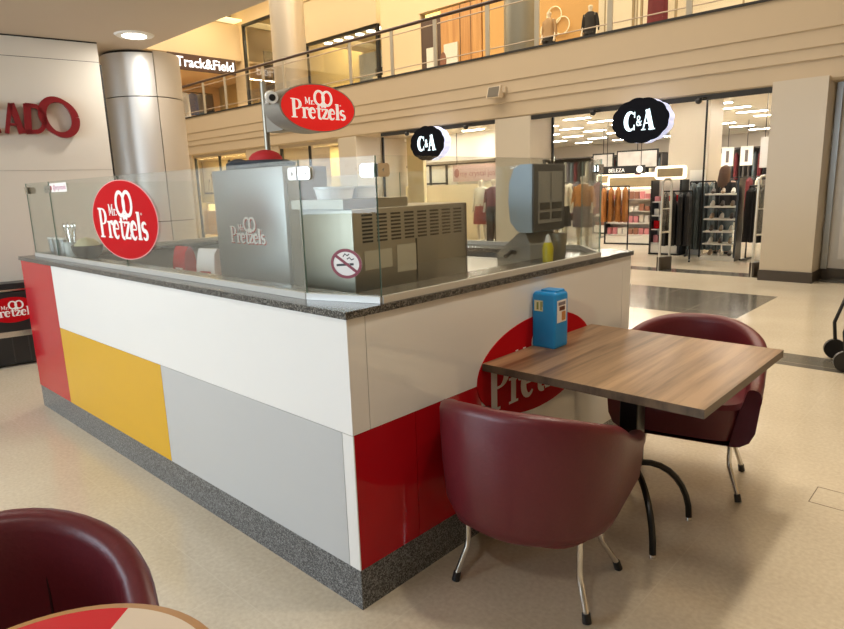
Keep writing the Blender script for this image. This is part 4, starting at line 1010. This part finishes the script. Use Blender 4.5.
REDC = mat('red_cloth2', (.30,.03,.03), .8, var=.3)
STRIPE = mat('black_cloth', (.02,.02,.02), .8)
mannequin('mannequin in rust jacket and taupe skirt just inside the store', (-5.35, 11.2, 0), 0, ORANGE, TAUPE)
mannequin('mannequin in pale yellow top and grey skirt beside the dispenser', (-5.95, 11.3, 0), .3, CREAMC, DKCL)
mannequin('mannequin in cream top and red skirt left of square pillar', (-8.35, 11.5, 0), 0, CREAMC, REDC)
mannequin('mannequin in maroon coat and dark trousers left of square pillar', (-7.85, 11.35, 0), .2, MAROON, STRIPE, skirt=False)
m1 = mannequin('small mannequin in dark outfit at the end of orange gallery wall', (-5.32, 11.3, 3.80), .1, DKCL, DKCL, skirt=False)
m1.scale = (.68,.68,.76)
m1 = mannequin('small mannequin in tan clothes before the ringed emblem on the gallery', (-6.30, 11.3, 3.80), -.1, mat('tan_cloth2', (.38,.24,.12), .8), DKCL, skirt=False)
m1.scale = (.72,.72,.80)
# shopper
pr = thing('person', 'long-haired person in dark top standing behind the shoe rack', 'person', (-2.56, 11.55, 0), math.radians(165)); body('body', SKIN, pr, h=1.66)
top_garment('top', DKCL, pr, z0=.88)
b = MB()
for s in (-1,1): b.loft(wavy([(.08,s*.112,0,.075,.08),(.5,s*.105,0,.085,.09),(.88,s*.095,0,.115,.12)], 16, .02, 5))
b.loft(wavy([(.84,0,0,.185,.14),(.98,0,0,.165,.13)], 20, .01, 5)); b.build('trousers', GREYC, pr, True)
b = MB(); b.loft(wavy([(1.26,0,.08,.11,.05),(1.40,0,.06,.12,.07),(1.52,0,.035,.112,.095),(1.60,0,.03,.10,.10),(1.66,0,.025,.075,.08),(1.69,0,.02,.02,.02)], 20, .03, 8)); b.build('hair', mat('brown_hair', (.10,.045,.02), .6, var=.3, scale=40), pr, True)
b = MB()
for s in (-1,1): b.tube([(s*.10,-.10,.03),(s*.115,.03,.03)], .045, 10)
b.build('shoes', BLACK, pr, True)

# ---------------------------------------------------------------- hanging garments on racks
def garment(name, m, label, cat, loc, rz, w=.24, l=.85, group=None):
    """hanging garment, hung from z=loc.z, wide across local x, thin in y"""
    t = MB(); ph = random.random()*6
    rings = [(-l, 0, 0, w*1.10, .064), (-l*.6, 0, 0, w*1.05, .062), (-l*.25, 0, 0, w*1.0, .058), (-.08, 0, 0, w*.95, .05), (-.03, 0, 0, w*.55, .035), (0, 0, 0, w*.12, .015)]
    t.loft(wavy(rings, 24, .10, 6, ph)); 
    o = t.build(name, m, None, True, loc, (0,0,rz)); return tag(o, label, cat, group)
def rack(label, x, y, rz, L_, H_=1.35):
    t = thing('clothes_rack', label, 'clothes rack', (x, y, 0), rz)
    b = MB(); b.tube([(-L_/2,0,H_),(L_/2,0,H_)], .014, 8); b.build('rail', BLACKM, t, True)
    for s in (-1,1): 
        b = MB(); b.tube([(s*L_/2,0,.02),(s*L_/2,0,H_)], .014, 8); b.tube([(s*L_/2,-.22,.015),(s*L_/2,.22,.015)], .016, 8); b.build('upright', BLACKM, t, True)
    return t
def hang(rx, ry, rz, L_, n, mats, lab, grp_, l=.8, w=.22, H_=1.35):
    d = Vector((math.cos(rz), math.sin(rz), 0))
    for i in range(n):
        p = Vector((rx, ry, H_-.015)) + d*(-L_/2+L_*(i+.5)/n)
        garment('hanging_garment', mats[i % len(mats)], lab+', '+nth(i, n), 'clothes', p, rz+PI/2, w, l, grp_)
rack('black rack of rust coats near the beauty shelves', -4.50, 10.95, math.radians(25), .55); hang(-4.50, 10.95, math.radians(25), .55, 4, [ORANGE], 'rust orange coat hanging on the rack by the beauty shelves', 'rust coats on the rack', .68)
rack('low rack of black clothes just inside the left antenna', -2.95, 10.25, math.radians(20), .50, 1.25); hang(-2.95, 10.25, math.radians(20), .5, 4, [DKCL], 'black garment hanging on the rack by the left antenna', 'black clothes by the left antenna', .95, .2, 1.25)
rack('rack of long slate dresses beside the shoe rack', -2.84, 11.18, math.radians(10), .44, 1.40); hang(-2.84, 11.18, math.radians(10), .44, 4, [GREYC], 'long slate blue dress hanging beside the shoe rack', 'slate dresses beside the shoe rack', 1.25, .18, 1.40)
rack('rack of dark coats between the shoe rack and the wide pillar', -1.62, 10.9, math.radians(-8), .66, 1.30); hang(-1.62, 10.9, math.radians(-8), .66, 6, [DKCL, DKCL, STRIPE], 'dark coat hanging between shoe rack and wide pillar', 'dark coats by the wide pillar', .95, .24, 1.30)
# rear racks filling the middle distance
rl_ = [('distant rack of mixed dark clothes behind the shopper', -3.0, 15.6), ('distant rack of mixed dark clothes right of the shopper', -1.9, 15.0), ('distant rack of clothes behind the rust jacket mannequin', -7.2, 14.0), ('distant rack of clothes left of the square pillar', -9.3, 14.6)]
for lb, x, y in rl_:
    rack(lb, x, y, .05, 1.6, 1.45); hang(x, y, .05, 1.6, 8, [DKCL, GREYC, MAROON, CREAMC, TAUPE], 'garment on the %s' % lb.replace('distant rack of ', 'distant rack: '), 'clothes, %s' % lb, .8, .24, 1.45)
# shoe rack
sr = thing('shoe_rack', 'white shelved shoe rack with black uprights inside the store entrance', 'shoe rack', (-2.32, 10.75, 0), math.radians(0))
b = MB()
for k in range(6): b.box(-.27,.27,-.17,.17,.06+.22*k,.085+.22*k)
b.box(-.29,.29,-.19,.19,0,.06)
b.build('shelf', mat('shelf_white', (.75,.72,.64), .4), sr)
b = MB(); b.box(.27,.30,-.17,.17,.0,1.45); b.box(-.14,-.12,.15,.17,.06,1.3); b.build('upright', BLACKM, sr)
s0 = None
SHM = [mat('shoe_tan', (.35,.25,.15), .5), mat('shoe_white', (.65,.60,.52), .5), mat('shoe_dark', (.07,.05,.04), .5)]
for k in range(6):
    for j in range(3):
        b = MB(); b.loft([[(.038*math.cos(2*PI*i/12)*w_, y, max(0,h_*(.5+.5*math.sin(2*PI*i/12)))) for i in range(12)] for y, w_, h_ in ((-.12,.3,.02),(-.10,.9,.045),(-.03,1.05,.06),(.04,.9,.085),(.10,.85,.10),(.12,.5,.09))])
        o = b.build('shoe', SHM[(k+j) % 3], None, True, (-2.32-.17+.17*j, 10.72, .0855+.22*k), (0,0,.25))
        tag(o, nth(j, 3)+' shoe on the %s shelf of the white shoe rack' % ['bottom','second lowest','third lowest','third highest','second highest','top'][k], 'shoe', 'shoes on the %s shelf' % ['bottom','second lowest','third lowest','third highest','second highest','top'][k])
# beauty gondolas
PINK = mat('pink_pack', (.60,.22,.24), .5); AQUA = mat('aqua_pack', (.30,.50,.50), .5); WHT = mat('white_pack', (.7,.66,.6), .5); BRN = mat('brown_pack', (.30,.13,.08), .5)
cn = {'pink_pack':'pink','aqua_pack':'aqua','white_pack':'white','brown_pack':'brown','red_vinyl':'red'}
def gondola(label, x, y, rz, w, shelves, header=True, cols=(PINK, WHT, BRN), glab='', hgt=1.3, lw=.34):
    t = thing('display_shelf', label, 'display shelf', (x, y, 0), rz)
    b = MB(); b.box(-w/2,-w/2+.035,-.2,.2,0,hgt); b.box(w/2-.035,w/2,-.2,.2,0,hgt); b.box(-w/2,w/2,-.21,.2,0,.03); b.build('frame', BLACKM, t)
    boxo('back_panel', mat('back_white', (.72,.66,.58), .5), (-w/2+.035,w/2-.035,.12,.14,.22,hgt), t)
    boxo('base_drawer', mat('shelf_white'), (-w/2+.04,w/2-.04,-.2,.18,.035,.2), t)
    for k in range(shelves):
        z = .21+.27*k
        boxo('shelf', mat('shelf_white'), (-w/2+.036,w/2-.036,-.19,.119,z,z+.02), t)
        n = int(w/.125)
        for j in range(n):
            hh = .09+.09*random.random(); c = cols[(j//2+k) % len(cols)]
            ox = -w/2+.10+(w-.2)*j/max(1,n-1); p = Vector((ox, -.08, 0)); p.rotate(Matrix.Rotation(rz, 3, 'Z'))
            o = MB().rbox(-.05,.05,-.04,.04,0,hh,.006,1).build('product_box', c, None, False, (x+p.x, y+p.y, z+.0205), (0,0,rz))
            tag(o, 'small %s packet, %s, %s row, %s' % (cn.get(c.name, 'pale'), nth(j, n), ['bottom','second','third','fourth'][k], glab), 'packet', 'packets on the %s' % glab)
    if header:
        b = MB(); n = 10
        def rrx(x0,x1,z0,z1,r,y):
            P=[]
            for cx,cz,a0 in ((x1-r,z1-r,0),(x0+r,z1-r,90),(x0+r,z0+r,180),(x1-r,z0+r,270)):
                for q in range(6): a=math.radians(a0+90*q/5); P.append((cx+r*math.cos(a),y,cz+r*math.sin(a)))
            return P
        z0_, z1_ = hgt+.01, hgt+lw
        b.loft([rrx(-w/2,w/2,z0_,z1_,.06,-.04), rrx(-w/2,w/2,z0_,z1_,.06,.04)]); b.build('header_frame', mat('header_lit', (1,.95,.8), .4, emit=(1,.88,.66), es=1.3), t)
        boxo('header_picture', mat('header_tan', (.42,.32,.17), .5, var=.4, scale=6), (-w/2+.05,w/2-.05,-.046,-.0405,z0_+.05,z1_-.05), t)
    return t
gondola('white lit beauty shelf unit directly behind the rust coats', -4.95, 12.9, math.radians(8), 1.30, 4, True, (PINK, WHT, BRN), 'beauty shelf behind the rust coats', 1.25, .33)
gondola('white beauty shelf unit with pink and aqua packs, right of the first', -4.02, 13.05, math.radians(8), .50, 4, False, (AQUA, PINK, WHT), 'narrow beauty shelf', 1.35)
gondola('white shelf unit with lit header below the inner pillar', -3.49, 11.25, math.radians(0), .60, 4, True, (PINK, REDV, WHT), 'shelf below the inner pillar', 1.45, .27)
gondola('far lit shelf unit behind the beauty shelves, left', -6.75, 15.5, 0, 1.1, 4, True, (BRN, WHT), 'far left lit shelf', 1.35, .3)
gondola('far lit shelf unit behind the beauty shelves, right', -5.45, 15.5, 0, 1.1, 4, True, (BRN, WHT), 'far right lit shelf', 1.35, .3)
bs = thing('hanging_sign', 'black hanging BELEZA sign above the beauty shelves', 'sign', (-5.75, 14.0, 1.62))
boxo('board', BLACK, (-.62,.5,0,.05,0,.20), bs); text_obj('lettering', 'BELEZA', mat('sign_white', (.8,.78,.74), .4, emit=(1,1,1), es=.4), bs, (-.45,-.004,.05), (1,0,0), (0,0,1), .13, .002)
MB().sphere(.38,-.01,.10,.085,.01,.085,14,8).build('white_dot', mat('sign_white'), bs, True)
b = MB(); b.tube([(-.5,.02,.2),(-.5,.02,1.36)], .008, 6); b.tube([(.4,.02,.2),(.4,.02,1.36)], .008, 6); b.build('hanger', BLACKM, bs)
for i, (x, z, w, h, c, lb) in enumerate(((-7.6,2.02,.6,.42,(.55,.52,.48),'grey picture panel left above the BELEZA sign'),(-6.55,2.04,1.15,.44,(.62,.58,.55),'wide pale picture panel above the BELEZA sign'))):
    t = thing('picture_panel', lb, 'picture', (x, 16.4, z-.22)); boxo('frame', BLACKM, (-w/2-.04,w/2+.04,0,.04,-.04,h+.04), t); boxo('print', mat('pic%d'%i, c, .6, var=.5, scale=4), (-w/2,w/2,-.01,0,0,h), t); b = MB(); b.tube([(0,.02,h+.04),(0,.02,2.98-z+.22)], .01, 6); b.build('hanger', BLACKM, t)
# pole + white tower
pl = tag(MB().tube([(0,0,0),(0,0,2.97)], .018, 8).build('black_pole', BLACKM, None, True, (-2.78, 11.0, 0)), 'thin black pole rising to the ceiling by the inner pillar', 'pole')
wt = thing('display_tower', 'narrow white tower with black text beside the inner pillar', 'display', (-3.02, 11.38, 0)); boxo('board', mat('shelf_white'), (-.14,.14,-.03,.03,0,1.62), wt)
b = MB()
for k in range(5): b.box(-.06+.01*(k%2),.05,-.034,-.0305,1.35-.09*k,1.39-.09*k)
b.build('print', BLACK, wt)
# posters
for i, (x, y, z, w, h, lb) in enumerate(((-4.62, 18, 2.02, .32,.52,'white poster hanging deep in the store, left of two'),(-4.12,18,2.02,.32,.52,'white poster hanging deep in the store, right of two'))):
    t = thing('poster', lb, 'poster', (x, y, z-.26)); boxo('sheet', mat('poster_white', (.8,.78,.74), .5), (-w/2,w/2,0,.02,0,h), t); boxo('figure_print', mat('print_dark', (.12,.10,.09), .6), (-.04,.04,-.006,0,.1,h-.1), t); b = MB(); b.tube([(0,.01,h),(0,.01,2.98-z+.26)], .008, 6); b.build('cord', BLACKM, t)
wp = thing('suspended_panel', 'large blank white panel hanging beside the wide pillar', 'panel', (-1.85, 12.0, 1.62)); boxo('sheet', mat('poster_white'), (-.27,.27,0,.03,0,.56), wp); b = MB(); b.tube([(-.2,.01,.56),(-.2,.01,1.36)], .006, 6); b.tube([(.2,.01,.56),(.2,.01,1.36)], .006, 6); b.build('cord', BLACKM, wp)
# dark wall shelving at the back of the store
for i, (x, lb) in enumerate(((-6.0,'tall dark wall bay of clothes deep in the store, behind the posters'),(-3.6,'tall dark wall bay of clothes deep in the store, right end'),(-8.6,'tall dark wall bay of clothes deep in the store, third from right'),(-11.2,'tall dark wall bay of clothes deep in the store, left end'))):
    t = thing('wall_bay', lb, 'shelving', (x, 20.5, 0)); b = MB(); b.box(-1.15,1.15,.25,.3,0,2.35); b.box(-1.15,-1.1,-.2,.25,0,2.35); b.box(1.1,1.15,-.2,.25,0,2.35); b.box(-1.15,1.15,-.2,.25,1.15,1.19); b.box(-1.15,1.15,-.2,.25,2.31,2.35); b.build('frame', mat('bay_dark', (.06,.05,.045), .6), t)
    for k in range(14):
        for lvl in (0,1):
            m = [DKCL, MAROON, GREYC, TAUPE, CREAMC, DKCL][(k*5+lvl+i) % 6]
            MB().loft(wavy([(0,0,0,.07,.16),(.45,0,0,.065,.15),(.75,0,0,.06,.17),(.85,0,0,.02,.05)], 10, .06, 3, k)).build('hung_garment', m, t, True, (-1.0+.155*k, 0, .2+1.15*lvl))
# left part of store: white band, rack with pictures, banner, cash counter
bd = struct(boxo('wall_store_band', mat('band_white', (.75,.71,.62), .5), (-12.6,-8.0,13.6,13.7,2.20,2.98)))
fr = thing('wall_shelf', 'black shelf frame with pale boot pictures left of the banner', 'shelf', (-11.6, 13.3, 1.55))
b = MB(); b.box(-1.1,.95,-.02,.02,.52,.56); 
for x in (-1.0,-.1,.55): b.box(x-.03,x+.03,-.02,.02,-.05,.54)
b.box(-1.0,.55,-.02,.02,-.03,.02); b.build('frame', BLACKM, fr)
boxo('boot_picture', mat('picture_cream', (.74,.70,.58), .5), (-.95,-.15,.021,.03,.05,.5), fr)
b = MB(); b.box(-.66,-.58,-.001,.02,.12,.36); b.box(-.66,-.52,-.001,.02,.08,.14); b.box(-.48,-.40,-.001,.02,.12,.36); b.box(-.48,-.34,-.001,.02,.08,.14); b.build('boot_print', mat('boot_brown', (.09,.05,.03), .6), fr)
boxo('back_board', mat('picture_cream'), (-1.1,.95,.04,.06,-1.5,.52), fr)
bn = thing('banner', 'pink banner with dull red lettering above the cash counter', 'banner', (-9.85, 13.3, 1.58)); boxo('cloth', mat('banner_pink', (.48,.34,.30), .6), (-.95,.95,0,.03,0,.48), bn)
text_obj('lettering', 'my crystal jeans', mat('banner_red', (.28,.08,.08), .6), bn, (-.68,-.003,.15), (1,0,0), (0,0,1), .23, .002); MB().sphere(-.8,-.005,.24,.10,.006,.13,12,8).build('round_mark', mat('banner_red'), bn, True)
b = MB(); b.box(-.95,.95,.0,.03,.50,.53); b.tube([(-.8,.015,.53),(-.8,.015,1.39)], .01, 6); b.tube([(.8,.015,.53),(.8,.015,1.39)], .01, 6); b.build('bar', BLACKM, bn)
cs = thing('cash_counter', 'long beige cash counter block below the pink banner', 'counter', (-10.6, 12.6, 0)); boxo('body', mat('counter_beige', (.66,.55,.36), .5), (-1.9,1.5,-.3,.4,0,1.5), cs); boxo('plinth', DARKBASE, (-1.92,1.52,-.32,.42,0,.08), cs) if False else None
# antennas
def antenna(label, x, y):
    t = thing('security_gate', label, 'security gate', (x, y, 0), math.radians(70), 'security gates')
    del t['group']
    AL_ = mat('aluminium', (.55,.52,.45), .35, metal=.5)
    for s in (-1,1):
        b = MB(); b.tube([(s*.115,0,.0),(s*.10,0,1.42)], .019, 8); b.build('upright', AL_, t, True)
    b = MB(); b.tube([(-.10,0,1.42),(-.05,0,1.47),(.05,0,1.47),(.10,0,1.42)], .019, 8); b.tube([(-.11,0,.62),(.11,0,.62)], .016, 8); b.tube([(-.105,0,1.0),(.105,0,1.0)], .010, 8); b.build('cross_bar', AL_, t, True)
    boxo('foot', DARKBASE, (-.13,.13,-.045,.045,0,.22), t, .01); boxo('clear_panel', SHOPGLASS, (-.095,.095,-.004,.004,.64,1.42), t)
antenna('tall aluminium security antenna at the left of store entrance', -2.63, 9.0)
antenna('tall aluminium security antenna next to the wide pillar', -1.20, 8.95)
# pillar-side glazing edges
struct(boxo('window_8', BLACKM, (-9.80,-9.76,9.5,9.54,0,2.67))); struct(boxo('window_9', BLACKM, (-5.04,-5.01,9.40,9.44,0,2.67)))
# warm side panels beside pillars
struct(boxo('wall_yellow_side', YEL, (-9.75,-9.2,10.30,10.40,0,2.665)))
# spiral ribbon with balloon
rbn = thing('balloon', 'pale balloon on a spiral ribbon behind the dispenser', 'balloon', (-5.75, 10.5, 1.95)); MB().sphere(0,0,0,.10,.10,.12,16,10).build('balloon', mat('balloon_pale', (.55,.60,.55), .3), rbn, True); b = MB(); b.tube([(.03*math.cos(i*.9), .03*math.sin(i*.9), -.12-.035*i) for i in range(52)], .006, 4); b.build('ribbon', mat('ribbon_white', (.75,.72,.65), .4), rbn, True)
# gallery clothes stand
gr = thing('clothes_stand', 'white framed stand with maroon cardigan on the gallery', 'clothes rack', (-3.80, 11.1, 3.80)); b = MB(); b.box(-.35,-.31,-.02,.02,0,1.5); b.box(.31,.35,-.02,.02,0,1.5); b.box(-.35,.35,-.02,.02,1.46,1.5); b.build('frame', mat('frame_bronze'), gr)
garment('cardigan', MAROON, 'maroon cardigan with white sleeves on the gallery clothes stand', 'clothes', (-3.80, 11.06, 5.2), 0, .17, .95)

# sportswear rack inside the upper left shop
tr2 = thing('clothes_rack', 'rack of sportswear behind the gallery glass under the brown sign', 'clothes rack', (-20.3, 9.7, 3.80), PI/2)
b = MB(); b.tube([(-1.4,0,1.2),(1.4,0,1.2)], .018, 8); b.build('rail', BLACKM, tr2, True)
for s_ in (-1, 1):
    b = MB(); b.tube([(s_*1.4,0,.02),(s_*1.4,0,1.2)], .018, 8); b.tube([(s_*1.4,-.25,.018),(s_*1.4,.25,.018)], .018, 8); b.build('upright', BLACKM, tr2, True)
for i in range(9):
    garment('hanging_garment', [DKCL, WHITEP, mat('sport_blue', (.05,.09,.20), .7), GREYC][i % 4], 'sportswear on the gallery rack under the brown sign, '+nth(i, 9), 'clothes', (-20.3, 8.45+.31*i, 4.98), .15, .26, .75+.1*(i % 3), 'sportswear on the gallery rack')
